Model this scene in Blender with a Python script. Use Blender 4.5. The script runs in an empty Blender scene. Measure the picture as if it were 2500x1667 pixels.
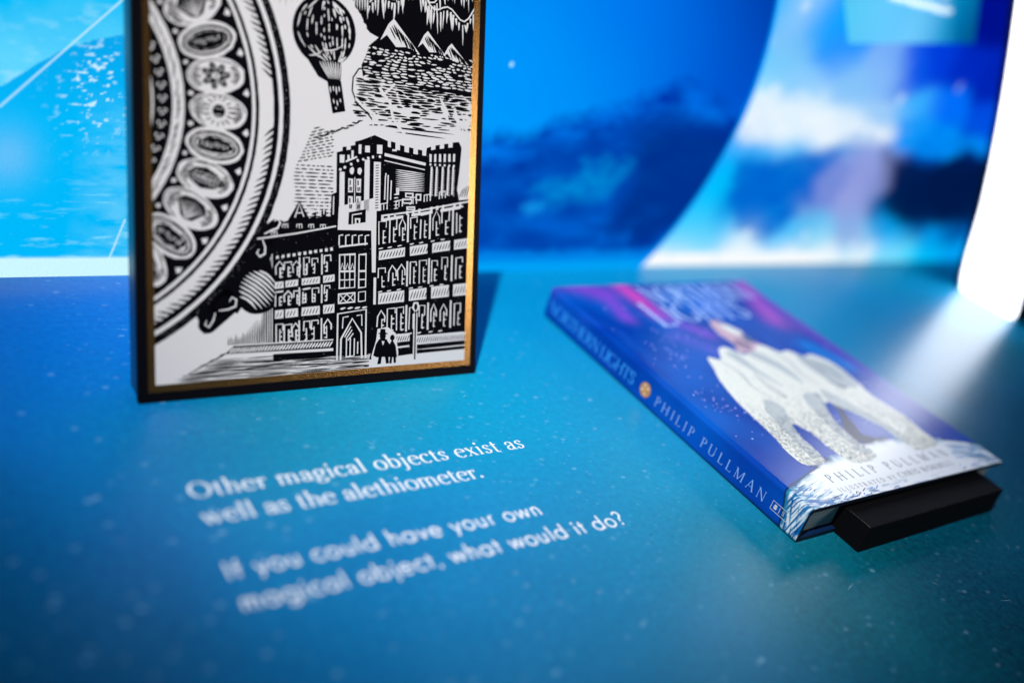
import bpy, bmesh, math, random
import numpy as np
from mathutils import Vector, Matrix
from mathutils.geometry import tessellate_polygon

# ---------------------------------------------------------------- camera, world, lamps, exposure
S = bpy.context.scene
CAM_H = 0.30258
cam_data = bpy.data.cameras.new("camera")
cam = bpy.data.objects.new("camera", cam_data)
S.collection.objects.link(cam)
RIGHT = Vector((0.80028317, -0.53418863, 0.27237703))
DOWN = Vector((-0.05743035, -0.52044427, -0.85196215))
FWD = Vector((0.59686565, 0.66616827, -0.44718144))
m = Matrix.Identity(4)
for i in range(3):
    m[i][0] = RIGHT[i]; m[i][1] = -DOWN[i]; m[i][2] = -FWD[i]
m[2][3] = CAM_H
cam.matrix_world = m
cam_data.sensor_width = 36.0
cam_data.lens = 35.0
cam_data.clip_start = 0.01
cam_data.clip_end = 50
cam_data.dof.use_dof = True
cam_data.dof.focus_distance = 0.572
cam_data.dof.aperture_fstop = 1.9
S.camera = cam
S.render.resolution_x = 1024
S.render.resolution_y = 682

world = bpy.data.worlds.new("World")
S.world = world
world.use_nodes = True
bg = world.node_tree.nodes["Background"]
bg.inputs[0].default_value = (0.05, 0.16, 0.40, 1)
bg.inputs[1].default_value = 0.05

def area_light(name, loc, target, size, energy, color, spread=math.pi, size_y=None):
    d = bpy.data.lights.new(name, 'AREA')
    if size_y:
        d.shape = 'RECTANGLE'; d.size = size; d.size_y = size_y
    else:
        d.shape = 'DISK'; d.size = size
    d.energy = energy; d.color = color; d.spread = spread
    o = bpy.data.objects.new(name, d)
    S.collection.objects.link(o)
    o.location = loc
    o.rotation_euler = (Vector(target) - Vector(loc)).to_track_quat('-Z', 'Y').to_euler()
    return o
# ceiling spot of the gallery, front left above; soft room light far to the front right
sd = bpy.data.lights.new("gallery_spot", "SPOT"); sd.energy = 154; sd.color = (1.0, .965, .94); sd.shadow_soft_size = .022
sd.spot_size = math.radians(26); sd.spot_blend = 1.0
spot = bpy.data.objects.new("gallery_spot", sd); S.collection.objects.link(spot)
spot.location = (-.49, .0, 1.40); spot.rotation_euler = (Vector((.41, .42, 0)) - Vector(spot.location)).to_track_quat("-Z", "Y").to_euler()
area_light("room_light", (1.6, -1.1, .75), (0.35, 0.40, 0.1), 0.5, 3.6, (1.0, 0.95, 0.9))

S.view_settings.view_transform = 'Standard'
S.view_settings.look = 'None'
S.view_settings.exposure = 0.0
S.view_settings.gamma = 1.0

# ---------------------------------------------------------------- helpers
rnd = random.Random(7)
def lin(c):
    r = []
    for v in c:
        v = v / 255.0
        r.append(v / 12.92 if v <= 0.04045 else ((v + 0.055) / 1.055) ** 2.4)
    return tuple(r)

def mat(name, col, rough=0.5, metal=0.0, spec=0.5, bump=0.0, bscale=800, vary=0.0, coat=0.0):
    mt = bpy.data.materials.new(name); mt.use_nodes = True
    nt = mt.node_tree; b = nt.nodes["Principled BSDF"]
    b.inputs["Base Color"].default_value = (*col, 1)
    b.inputs["Roughness"].default_value = rough
    b.inputs["Metallic"].default_value = metal
    b.inputs["Specular IOR Level"].default_value = spec
    b.inputs["Coat Weight"].default_value = coat
    tc = nt.nodes.new("ShaderNodeTexCoord")
    n = nt.nodes.new("ShaderNodeTexNoise"); n.inputs["Scale"].default_value = bscale
    n.inputs["Detail"].default_value = 4
    nt.links.new(tc.outputs["Object"], n.inputs["Vector"])
    if bump:
        bp = nt.nodes.new("ShaderNodeBump"); bp.inputs["Strength"].default_value = bump
        bp.inputs["Distance"].default_value = 0.0002
        nt.links.new(n.outputs["Fac"], bp.inputs["Height"])
        nt.links.new(bp.outputs["Normal"], b.inputs["Normal"])
    if vary:
        mx = nt.nodes.new("ShaderNodeMix"); mx.data_type = 'RGBA'
        mx.inputs[6].default_value = (*[c * (1 - vary) for c in col], 1)
        mx.inputs[7].default_value = (*[min(1, c * (1 + vary)) for c in col], 1)
        nt.links.new(n.outputs["Fac"], mx.inputs[0])
        nt.links.new(mx.outputs[2], b.inputs["Base Color"])
    return mt

def link_mesh(name, verts, faces, mats, parent=None, fmat=None, smooth=False):
    me = bpy.data.meshes.new(name)
    me.from_pydata([tuple(v) for v in verts], [], faces)
    for mm in mats: me.materials.append(mm)
    if fmat is not None: me.polygons.foreach_set("material_index", fmat)
    if smooth: me.polygons.foreach_set("use_smooth", [True] * len(me.polygons))
    me.update()
    o = bpy.data.objects.new(name, me)
    S.collection.objects.link(o)
    if parent: o.parent = parent
    return o

def thing(name, label, cat, loc=(0, 0, 0), group=None):
    o = bpy.data.objects.new(name, None); S.collection.objects.link(o)
    o.empty_display_size = 0.02
    o.location = loc; o['label'] = label; o['category'] = cat
    if group: o['group'] = group
    return o

def bevel_box(name, x0, x1, y0, y1, z0, z1, mt, parent=None, bev=0.0004, seg=2, xf=None):
    bm = bmesh.new()
    vs = [bm.verts.new((x, y, z)) for x in (x0, x1) for y in (y0, y1) for z in (z0, z1)]
    for f in ((0, 1, 3, 2), (4, 6, 7, 5), (0, 4, 5, 1), (2, 3, 7, 6), (0, 2, 6, 4), (1, 5, 7, 3)):
        bm.faces.new([vs[i] for i in f])
    if xf:
        for v in bm.verts: v.co = xf(v.co)
    bmesh.ops.recalc_face_normals(bm, faces=bm.faces)
    if bev: bmesh.ops.bevel(bm, geom=list(bm.edges), offset=bev, segments=seg, affect='EDGES', profile=0.5)
    me = bpy.data.meshes.new(name); bm.to_mesh(me); bm.free()
    me.materials.append(mt)
    o = bpy.data.objects.new(name, me); S.collection.objects.link(o)
    if parent: o.parent = parent
    return o

class Print:
    """flat ink shapes laid in thin layers on a sheet; coordinates in millimetres of the sheet"""
    def __init__(s, org, ex, ey, clip=None, warp=None):
        s.o = Vector(org); s.ex = Vector(ex).normalized(); s.ey = Vector(ey).normalized()
        s.n = s.ex.cross(s.ey); s.clip = clip; s.v = []; s.f = []; s.fm = []; s.k = 0; s.warp = warp
    def _clip(s, P):
        x0, y0, x1, y1 = s.clip
        for ax, lim, sg in ((0, x0, 1), (0, x1, -1), (1, y0, 1), (1, y1, -1)):
            Q = []
            for i in range(len(P)):
                a = P[i]; b = P[(i + 1) % len(P)]
                ia = (a[ax] - lim) * sg >= 0; ib = (b[ax] - lim) * sg >= 0
                if ia: Q.append(a)
                if ia != ib:
                    t = (lim - a[ax]) / (b[ax] - a[ax])
                    Q.append((a[0] + t * (b[0] - a[0]), a[1] + t * (b[1] - a[1])))
            P = Q
            if len(P) < 3: return None
        return P
    def _emit(s, P, mi, h):
        if s.clip:
            x0, y0, x1, y1 = s.clip
            if not all(x0 <= p[0] <= x1 and y0 <= p[1] <= y1 for p in P):
                P = s._clip(P)
                if not P: return
        # keep the winding so that every face looks out of the sheet
        A = sum(P[i][0] * P[(i + 1) % len(P)][1] - P[(i + 1) % len(P)][0] * P[i][1] for i in range(len(P)))
        if abs(A) < 1e-9: return
        if A < 0: P = P[::-1]
        b = len(s.v)
        for p in P:
            if s.warp: s.v.append(s.warp(p[0] * 1e-3, p[1] * 1e-3, h))
            else: s.v.append(s.o + s.ex * (p[0] * 1e-3) + s.ey * (p[1] * 1e-3) + s.n * h)
        s.f.append(tuple(range(b, b + len(P)))); s.fm.append(mi)
    def _h(s, lvl):
        s.k = (s.k + 1) % 9
        return 2e-5 + lvl * 1.4e-5 + s.k * 1.2e-6
    def poly(s, P, mi, lvl):
        h = s._h(lvl)
        if len(P) <= 4 and len(P) > 2 and s._convex(P): s._emit(list(P), mi, h); return
        for t in tessellate_polygon([[Vector((p[0], p[1], 0)) for p in P]]):
            s._emit([P[i] for i in t], mi, h)
    def _convex(s, P):
        sg = 0
        for i in range(len(P)):
            a, b, c = P[i], P[(i + 1) % len(P)], P[(i + 2) % len(P)]
            z = (b[0] - a[0]) * (c[1] - b[1]) - (b[1] - a[1]) * (c[0] - b[0])
            if z * sg < 0: return False
            if z: sg = z
        return True
    def stroke(s, P, w, mi, lvl, mod=None):
        """ribbon along P; w = number, list, or 'lens' tuple (max,) ; mod(dx,dy) scales the width by direction"""
        h = s._h(lvl); n = len(P); L = []; R = []
        for i in range(n):
            a = P[max(0, i - 1)]; b = P[min(n - 1, i + 1)]
            dx, dy = b[0] - a[0], b[1] - a[1]; l = math.hypot(dx, dy) or 1
            dx /= l; dy /= l
            ww = w[i] if isinstance(w, (list, tuple)) else w
            if mod: ww *= mod(dx, dy)
            L.append((P[i][0] - dy * ww / 2, P[i][1] + dx * ww / 2))
            R.append((P[i][0] + dy * ww / 2, P[i][1] - dx * ww / 2))
        for i in range(n - 1): s._emit([R[i], R[i + 1], L[i + 1], L[i]], mi, h)
    def cut(s, x0, y0, x1, y1, w, mi, lvl, bend=0.0, taper='both'):
        """a graver stroke: swells and tapers"""
        dx, dy = x1 - x0, y1 - y0; l = math.hypot(dx, dy) or 1
        nx, ny = -dy / l, dx / l
        if l < 3.5: ts = (0, .25, .75, 1)
        else: ts = (0, .12, .35, .6, .85, 1)
        prof = {0: .12, .12: .7, .25: .85, .35: 1, .6: .95, .75: .8, .85: .6, 1: .1}
        if taper == 'end': prof = {0: .9, .12: 1, .25: 1, .35: 1, .6: .8, .75: .6, .85: .4, 1: .05}
        P = []; W = []
        for t in ts:
            o = bend * math.sin(math.pi * t) + rnd.uniform(-1, 1) * w * .10
            P.append((x0 + dx * t + nx * o, y0 + dy * t + ny * o)); W.append(w * prof[t] * rnd.uniform(.85, 1.15))
        s.stroke(P, W, mi, lvl)
    def disc(s, cx, cy, rx, ry, mi, lvl, n=24, rot=0.0, jit=0.0):
        P = []
        for i in range(n):
            a = 2 * math.pi * i / n; j = 1 + rnd.uniform(-jit, jit)
            x, y = rx * math.cos(a) * j, ry * math.sin(a) * j
            P.append((cx + x * math.cos(rot) - y * math.sin(rot), cy + x * math.sin(rot) + y * math.cos(rot)))
        s.poly(P, mi, lvl)
    def ringband(s, cx, cy, r0, r1, a0, a1, mi, lvl, n=90, jit=0.0):
        h = s._h(lvl); pr = None
        for i in range(n + 1):
            a = math.radians(a0 + (a1 - a0) * i / n)
            q0 = r0 + rnd.uniform(-jit, jit); q1 = r1 + rnd.uniform(-jit, jit)
            p = ((cx + q0 * math.cos(a), cy + q0 * math.sin(a)), (cx + q1 * math.cos(a), cy + q1 * math.sin(a)))
            if pr: s._emit([pr[0], p[0], p[1], pr[1]], mi, h)
            pr = p
    def build(s, name, mats, parent=None):
        return link_mesh(name, s.v, s.f, mats, parent, s.fm)

# ---------------------------------------------------------------- lettering, drawn with a pen
TH, TN = 0.078, 0.030
def arc(cx, cy, rx, ry, a0, a1, n=14):
    return [(cx + rx * math.cos(math.radians(a0 + (a1 - a0) * i / n)), cy + ry * math.sin(math.radians(a0 + (a1 - a0) * i / n))) for i in range(n + 1)]
def st(x, y0, y1, w=TH): return ('l', [(x, y0), (x, y1)], w)
def ft(x, y, hw=.075): return ('l', [(x - hw, y + .012), (x + hw, y + .012)], .026)
def fl(x, y): return ('l', [(x - .085, y - .035), (x, y - .002)], .035)     # flag serif
def fc(x, y, hw=.075): return ('l', [(x - hw, y - .012), (x + hw, y - .012)], .026)
X = .43; ASC = .70; CAP = .66
SERIF = {
 'O': ([('c', arc(.36, .33, .29, .325, 90, 450, 30))], .72),
 't': ([st(.13, .06, X + .13), ('c', arc(.22, .07, .09, .075, 180, 300, 8)), ('l', [(.03, X - .014), (.27, X - .014)], .03)], .30),
 'h': ([st(.12, 0, ASC), fl(.12, ASC), ft(.12, 0), ('c', arc(.25, X - .15, .13, .15, 160, 0, 10)), st(.38, 0, X - .13), ft(.38, 0)], .50),
 'e': ([('c', arc(.235, .215, .18, .225, 20, 318, 20)), ('l', [(.07, .265), (.405, .265)], .03), ('c', arc(.235, .265, .17, .17, 0, 60, 6))], .44),
 'r': ([st(.12, 0, X), fl(.12, X), ft(.12, 0), ('c', arc(.25, X - .12, .12, .11, 170, 70, 8)), ('d', .30, X - .045, .04)], .35),
 'm': ([st(.12, 0, X), fl(.12, X), ft(.12, 0), ('c', arc(.245, X - .15, .125, .15, 165, 0, 10)), st(.37, 0, X - .13), ft(.37, 0), ('c', arc(.495, X - .15, .125, .15, 165, 0, 10)), st(.62, 0, X - .13), ft(.62, 0)], .75),
 'n': ([st(.12, 0, X), fl(.12, X), ft(.12, 0), ('c', arc(.25, X - .15, .13, .15, 165, 0, 10)), st(.38, 0, X - .13), ft(.38, 0)], .50),
 'a': ([('c', arc(.19, X - .12, .12, .125, 165, 0, 12)), st(.31, .07, X - .11), ('c', arc(.385, .07, .075, .065, 180, 290, 6)), ('c', [(.31, .27), (.2, .235), (.1, .19), (.065, .12), (.085, .04), (.16, .0), (.25, .04), (.31, .11)]), ('d', .085, X - .105, .035)], .42),
 'g': ([('c', arc(.21, .295, .14, .145, 90, 450, 20)), ('c', [(.12, .17), (.08, .11), (.1, .06), (.2, .035), (.32, .02), (.38, -.05), (.34, -.14), (.2, -.18), (.08, -.15), (.04, -.09), (.08, -.02), (.16, .04)]), ('l', [(.32, .40), (.42, .425)], .045)], .44),
 'i': ([st(.12, 0, X), fl(.12, X), ft(.12, 0), ('d', .115, .61, .05)], .25),
 'c': ([('c', arc(.225, .215, .175, .225, 50, 315, 18)), ('d', .33, .37, .042)], .40),
 'l': ([st(.12, 0, ASC), fl(.12, ASC), ft(.12, 0)], .25),
 'o': ([('c', arc(.235, .215, .185, .225, 90, 450, 26))], .47),
 'b': ([st(.11, .03, ASC), fl(.11, ASC), ('c', arc(.25, .215, .16, .22, 150, -160, 20))], .48),
 'j': ([st(.13, -.1, X), fl(.13, X), ('c', [(.13, -.1), (.1, -.18), (.02, -.21), (-.03, -.19)]), ('d', .125, .61, .05)], .26),
 's': ([('c', [(.29, .34), (.25, .41), (.17, .44), (.09, .40), (.07, .33), (.13, .26), (.22, .2), (.28, .13), (.25, .04), (.16, .0), (.08, .03), (.05, .11)]), ], .35),
 'x': ([('l', [(.07, X), (.36, 0)], .078), ('l', [(.35, X), (.07, 0)], .03), fc(.09, X, .07), fc(.34, X, .06), ft(.08, 0, .06), ft(.35, 0, .075)], .43),
 'w': ([('l', [(.07, X), (.21, 0)], .075), ('l', [(.21, 0), (.34, X)], .032), ('l', [(.30, X), (.45, 0)], .075), ('l', [(.45, 0), (.59, X)], .032), fc(.08, X, .07), fc(.33, X, .06), fc(.59, X, .055)], .65),
 '.': ([('d', .1, .045, .052)], .22), ' ': ([], .25),
}
def cv_(x, y): return fc(x, CAP, .075)
C_ = CAP
CAPS = {
 'P': ([st(.13, 0, C_), ft(.13, 0), fc(.12, C_, .085), ('c', [(.13, C_ - .015), (.27, C_ - .01), (.38, C_ - .08), (.40, C_ - .17), (.36, C_ - .27), (.26, C_ - .335), (.15, C_ - .335)])], .46),
 'H': ([st(.13, 0, C_), st(.55, 0, C_), ft(.13, 0), ft(.55, 0), fc(.13, C_), fc(.55, C_), ('l', [(.13, .345), (.55, .345)], .032)], .68),
 'I': ([st(.13, 0, C_), ft(.13, 0), fc(.13, C_)], .26),
 'L': ([st(.13, 0, C_), ft(.13, 0), fc(.13, C_), ('l', [(.13, .016), (.43, .016)], .032), ('l', [(.43, 0), (.45, .13)], .035)], .49),
 'U': ([st(.13, .2, C_), ('c', [(.13, .25), (.15, .1), (.24, .01), (.36, .0), (.47, .06), (.52, .17), (.52, .25)]), st(.525, .2, C_, .035), fc(.13, C_), fc(.525, C_, .06)], .65),
 'M': ([st(.13, 0, C_, .035), ('l', [(.13, C_), (.38, .02)], .078), ('l', [(.38, .02), (.64, C_)], .034), st(.66, 0, C_), ft(.13, 0, .06), ft(.66, 0), fc(.11, C_, .06), fc(.68, C_, .06)], .80),
 'A': ([('l', [(.31, C_), (.08, 0)], .034), ('l', [(.31, C_), (.55, 0)], .08), ('l', [(.16, .23), (.47, .23)], .03), ft(.08, 0, .06), ft(.55, 0)], .62),
 'N': ([st(.13, 0, C_, .036), ('l', [(.13, C_), (.56, 0)], .08), st(.56, 0, C_, .036), ft(.13, 0, .06), fc(.10, C_, .06), fc(.56, C_, .06)], .68),
 'O': ([('c', arc(.36, .33, .29, .325, 90, 450, 28))], .72),
 'R': ([st(.13, 0, C_), ft(.13, 0), fc(.12, C_, .085), ('c', [(.13, C_ - .015), (.27, C_ - .01), (.37, C_ - .07), (.39, C_ - .16), (.35, C_ - .26), (.26, C_ - .31), (.15, C_ - .31)]), ('l', [(.26, .35), (.50, .01)], .078), ft(.53, 0, .05)], .58),
 'T': ([st(.28, 0, C_), ft(.28, 0), ('l', [(.03, C_ - .016), (.53, C_ - .016)], .032), ('l', [(.04, C_), (.03, C_ - .14)], .032), ('l', [(.52, C_), (.53, C_ - .14)], .032)], .56),
 'E': ([st(.13, 0, C_), ('l', [(.06, .016), (.44, .016)], .032), ('l', [(.06, C_ - .016), (.42, C_ - .016)], .032), ('l', [(.13, .345), (.36, .345)], .03), ('l', [(.44, 0), (.46, .13)], .034), ('l', [(.42, C_), (.42, C_ - .12)], .034)], .51),
 'G': ([('c', arc(.36, .33, .29, .33, 50, 320, 24)), st(.58, .06, .29, .07), fc(.58, .30, .07)], .70),
 'S': ([('c', [(.38, .50), (.35, .62), (.24, .67), (.13, .62), (.10, .5), (.16, .41), (.29, .33), (.39, .23), (.38, .1), (.26, .0), (.14, .02), (.08, .16)])], .46),
 'D': ([st(.13, 0, C_), ('c', [(.06, C_ - .015), (.3, C_ - .015), (.5, C_ - .12), (.58, .33), (.5, .11), (.3, .015), (.06, .015)])], .66),
 'B': ([st(.13, 0, C_), ('c', [(.06, C_ - .015), (.27, C_ - .015), (.36, C_ - .08), (.36, C_ - .22), (.26, .35), (.13, .35)]), ('c', [(.13, .35), (.3, .35), (.42, .26), (.42, .1), (.3, .015), (.06, .015)])], .50),
 'Y': ([('l', [(.07, C_), (.30, .30)], .078), ('l', [(.52, C_), (.30, .30)], .034), st(.30, 0, .32), ft(.30, 0), fc(.08, C_, .07), fc(.52, C_, .06)], .58),
 'C': ([('c', arc(.36, .33, .29, .33, 50, 315, 24)), ('l', [(.545, .59), (.56, .48)], .034)], .62),
 'W': ([('l', [(.07, C_), (.26, 0)], .075), ('l', [(.26, 0), (.43, C_)], .034), ('l', [(.40, C_), (.60, 0)], .075), ('l', [(.60, 0), (.78, C_)], .034), fc(.08, C_, .07), fc(.42, C_, .05), fc(.78, C_, .055)], .84),
 ' ': ([], .26),
}
G = .082
def s2(P): return ('s', P, G)
r_ = .20
SANS = {
 'I': ([s2([(.12, 0), (.12, .70)])], .24),
 'f': ([s2([(.13, 0), (.13, .56)] + arc(.23, .58, .10, .12, 180, 80, 6)), s2([(.02, X - .03), (.26, X - .03)])], .27),
 'y': ([s2([(.04, X), (.22, .02)]), s2([(.40, X), (.14, -.20)])], .44),
 'o': ([s2(arc(.25, .215, r_, .215, 90, 450, 26))], .50),
 'u': ([s2([(.09, X), (.09, .17)] + arc(.23, .16, .14, .155, 180, 360, 12)), s2([(.37, 0), (.37, X)])], .47),
 'c': ([s2(arc(.25, .215, r_, .215, 45, 315, 20))], .42),
 'l': ([s2([(.10, 0), (.10, .72)])], .20),
 'd': ([s2(arc(.25, .215, r_, .215, 90, 450, 26)), s2([(.45, 0), (.45, .72)])], .55),
 'h': ([s2([(.10, 0), (.10, .72)]), s2(arc(.235, X - .165, .135, .165, 180, 0, 12) + [(.37, 0)])], .47),
 'a': ([s2(arc(.25, .215, r_, .215, 90, 450, 26)), s2([(.45, 0), (.45, X)])], .55),
 'v': ([s2([(.04, X), (.20, .02)]), s2([(.36, X), (.20, .02)])], .40),
 'e': ([s2([(.06, .225), (.44, .225)]), s2(arc(.25, .215, r_, .215, 2, 318, 24))], .50),
 'r': ([s2([(.10, 0), (.10, X)]), s2(arc(.22, X - .14, .12, .13, 180, 75, 8))], .31),
 'w': ([s2([(.04, X), (.17, .02)]), s2([(.17, .02), (.31, X)]), s2([(.31, X), (.45, .02)]), s2([(.45, .02), (.58, X)])], .62),
 'n': ([s2([(.10, 0), (.10, X)]), s2(arc(.235, X - .165, .135, .165, 180, 0, 12) + [(.37, 0)])], .47),
 'm': ([s2([(.10, 0), (.10, X)]), s2(arc(.215, X - .15, .115, .15, 180, 0, 12) + [(.33, 0)]), s2(arc(.445, X - .15, .115, .15, 180, 0, 12) + [(.56, 0)])], .66),
 'g': ([s2(arc(.25, .215, r_, .215, 90, 450, 26)), s2([(.45, X), (.45, -.04)] + arc(.26, -.04, .19, .165, 0, -150, 12))], .55),
 'i': ([s2([(.10, 0), (.10, X)]), ('d', .10, .60, .055)], .20),
 'b': ([s2(arc(.29, .215, r_, .215, 90, 450, 26)), s2([(.09, 0), (.09, .72)])], .55),
 'j': ([s2([(.12, X), (.12, -.10)] + arc(.03, -.10, .09, .10, 0, -80, 6)), ('d', .12, .60, .055)], .22),
 't': ([s2([(.13, 0), (.13, .60)]), s2([(.02, X - .03), (.25, X - .03)])], .27),
 ',': ([s2([(.12, .05), (.06, -.10)])], .20),
 '?': ([s2(arc(.19, .54, .14, .15, 165, -35, 14) + [(.20, .34), (.17, .20)]), ('d', .17, .04, .055)], .38),
 ' ': ([], .25),
}
def text_width(txt, font, track): return sum(font[c][1] + track for c in txt) - track
def lettering(pr, txt, font, x, y, size, mi, lvl, width=None, track=0.0, bold=1.0, small=None, fit=False):
    """small: scale of the letters after the first of each word (small capitals)"""
    def sc(i): return 1.0 if (small is None or i == 0 or txt[i - 1] == ' ') else small
    if width is not None:
        tot = sum(font[c][1] * sc(i) for i, c in enumerate(txt)) * size
        track = (width - tot) / max(1, len(txt) - 1) / size
    xs = 1.0
    if fit:
        track = 0.0; xs = width / (sum(font[c][1] for c in txt) * size)
    px = x
    for i, c in enumerate(txt):
        k = size * sc(i)
        if fit:
            for g in font[c][0]:
                pts = g[1]
                wfun = (lambda dx, dy: TN + (TH * 1.08 - TN) * abs(dy) ** 1.6) if g[0] == 'c' else None
                pr.stroke([(px + a * k * xs, y + b * k) for a, b in pts], (k if g[0] == 'c' else g[2] * k) * bold * (.5 + .5 * xs), mi, lvl, mod=wfun)
            px += font[c][1] * k * xs
            continue
        for g in font[c][0]:
            if g[0] == 'd':
                pr.disc(px + g[1] * k, y + g[2] * k, g[3] * k * bold, g[3] * k * bold, mi, lvl, 14)
            elif g[0] == 'c':
                pr.stroke([(px + a * k, y + b * k) for a, b in g[1]], k * bold, mi, lvl,
                          mod=lambda dx, dy: TN + (TH * 1.08 - TN) * abs(dy) ** 1.6)
            else:
                pr.stroke([(px + a * k, y + b * k) for a, b in g[1]], g[2] * k * bold, mi, lvl)
        px += (font[c][1] * sc(i) + track) * size if small is None else font[c][1] * k + track * size
    return px

# ---------------------------------------------------------------- noise for the printed wall picture
def vnoise(x, y, seed=0):
    xi = np.floor(x).astype(int); yi = np.floor(y).astype(int); fx = x - xi; fy = y - yi
    fx = fx * fx * (3 - 2 * fx); fy = fy * fy * (3 - 2 * fy)
    def h(a, b):
        n = (a * 374761393 + b * 668265263 + seed * 974711) & 0x7fffffff
        n = (n ^ (n >> 13)) * 1274126177 & 0x7fffffff
        return ((n ^ (n >> 16)) & 0xffff) / 65535.0
    return (h(xi, yi) * (1 - fx) + h(xi + 1, yi) * fx) * (1 - fy) + (h(xi, yi + 1) * (1 - fx) + h(xi + 1, yi + 1) * fx) * fy
def fbm(x, y, seed=0, o=4):
    r = 0; a = .5; t = 0
    for i in range(o):
        r = r + a * vnoise(x, y, seed + i); t += a; a *= .5; x = x * 2.03 + 11.7; y = y * 2.03 + 5.3
    return r / t
RIGHT=[(657,232,60,185,255),(688,233,150,205,255),(719,227,0,160,255),(689,206,110,190,250),(674,187,90,205,255),(758,204,40,150,255),(671,166,160,225,255),(727,171,130,205,255),(794,178,120,190,250),(831,197,120,175,250),(874,201,10,90,235),(910,217,0,60,220),(953,218,0,40,190),(954,259,0,15,140),(1026,209,0,35,180),(1049,167,0,75,225),(949,172,0,110,250),(911,164,60,180,255),(674,152,215,240,255),(711,144,230,245,255),(750,155,215,240,255),(803,147,200,230,255),(855,147,160,205,250),(781,134,235,248,255),(679,134,190,215,250),(734,134,190,230,255),(910,147,0,140,250),(977,139,0,110,240),(1050,148,0,90,230),(1034,129,0,50,150),(962,120,0,90,210),(666,111,0,165,255),(705,117,0,170,250),(762,117,0,175,250),(822,120,70,150,230),(879,124,130,160,225),(673,89,0,190,255),(717,87,0,110,215),(760,93,0,120,215),(802,94,40,120,215),(858,97,135,150,220),(902,103,120,140,215),(948,101,0,50,120),(1007,104,0,25,75),(1072,97,0,20,60),(659,65,0,195,255),(709,62,0,110,215),(755,72,0,130,225),(812,69,110,140,215),(873,67,145,160,225),(918,73,0,90,160),(984,74,0,40,100),(1060,72,0,25,80),(654,45,60,205,255),(704,42,0,185,250),(764,47,0,170,250),(823,43,90,190,245),(882,44,110,190,240),(946,45,0,150,225),(1004,41,0,90,170),(1086,42,0,80,160),(638,25,110,215,255),(680,25,100,215,255),(729,27,210,240,255),(783,25,80,200,255),(847,26,150,220,250),(909,26,150,215,250),(976,26,0,185,255),(1057,26,0,150,235),(1004,11,60,215,255),(1055,8,0,200,255),(1119,5,0,160,245),(627,5,240,250,255),(680,4,215,245,255),(735,6,250,253,255),(796,5,250,253,255),(860,7,245,250,255),(931,6,235,248,255),(983,7,170,235,255),(630,0,230,248,255),(739,-2,245,250,255),(866,-2,220,245,255),(976,-4,0,205,255),(1084,-6,0,170,245)]
MID_SKY=[(410,215,0,140,245),(410,170,0,150,252),(410,110,0,155,255),(470,215,0,125,240),(470,150,0,145,250),(520,215,0,118,238),(520,170,0,132,245),(560,225,0,100,222),(560,190,0,115,236),(600,232,0,75,200),(600,200,0,92,215),(630,235,0,42,140),(640,200,0,58,172),(640,170,0,80,205),(590,170,0,95,222),(380,160,0,155,255)]
MID_RIDGE=[(382,102),(408,107),(424,112),(447,110),(462,120),(483,126),(497,131),(511,138),(527,139),(540,148),(559,154),(569,162),(587,163),(604,156),(624,155),(651,150),(674,156)]
MID_PATCH=[(466,72),(476,79),(498,78),(505,87),(506,94),(518,91),(528,98),(539,92),(537,85),(550,96),(557,95),(553,81),(541,66),(521,62),(498,58),(477,59),(478,68)]
MID_SPOT=[(460,55),(469,60),(480,57),(480,52),(469,48)]
MID_DARK=[(552,122),(593,132),(663,130),(652,54),(599,18),(553,37),(563,78)]
R_CLOUD=[(667,161),(692,169),(707,158),(733,166),(767,159),(807,162),(836,149),(874,152),(903,142),(882,132),(828,132),(804,122),(757,128),(725,124),(702,124),(688,121),(666,131)]
R_CLOUD2=[(893,154),(915,162),(955,159),(1010,149),(1071,147),(1088,129),(1040,134),(998,117),(947,123),(905,129)]
R_RIDGE=[(882,123),(921,119),(960,117),(999,116),(1016,124),(1034,132),(1072,128),(1094,131),(1131,83),(1135,50),(979,45),(938,58),(904,94)]
R_BLUE=[(679,100),(696,106),(737,105),(775,119),(819,118),(851,100),(842,65),(798,64),(784,38),(767,25),(719,37),(693,69)]
R_MAUVE=[(814,107),(832,127),(869,131),(908,116),(925,86),(907,71),(909,48),(926,20),(880,20),(855,57),(811,69),(800,90)]
R_PALE=[(799,208),(861,203),(910,147),(817,148),(756,166),(716,166),(670,179),(661,219),(681,222),(734,190)]

def rbf(samples, Xm, Zm, sig, warp=3.0):
    A = np.array(samples, float)
    col = np.array([lin(c) for c in A[:, 2:]])
    wx = (fbm(Xm / 22, Zm / 22, 3) - .5) * 2 * warp; wz = (fbm(Xm / 22, Zm / 22, 9) - .5) * 2 * warp
    num = np.zeros(Xm.shape + (3,)); den = np.zeros(Xm.shape)
    for (sx, sz), c in zip(A[:, :2], col):
        w = np.exp(-((Xm + wx - sx) ** 2 + (Zm + wz - sz) ** 2 * 2.2) / (2 * sig * sig)) + 1e-12 / (1 + ((Xm - sx) ** 2 + (Zm - sz) ** 2) ** 2)
        num += w[..., None] * c; den += w
    return num / den[..., None]

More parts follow.
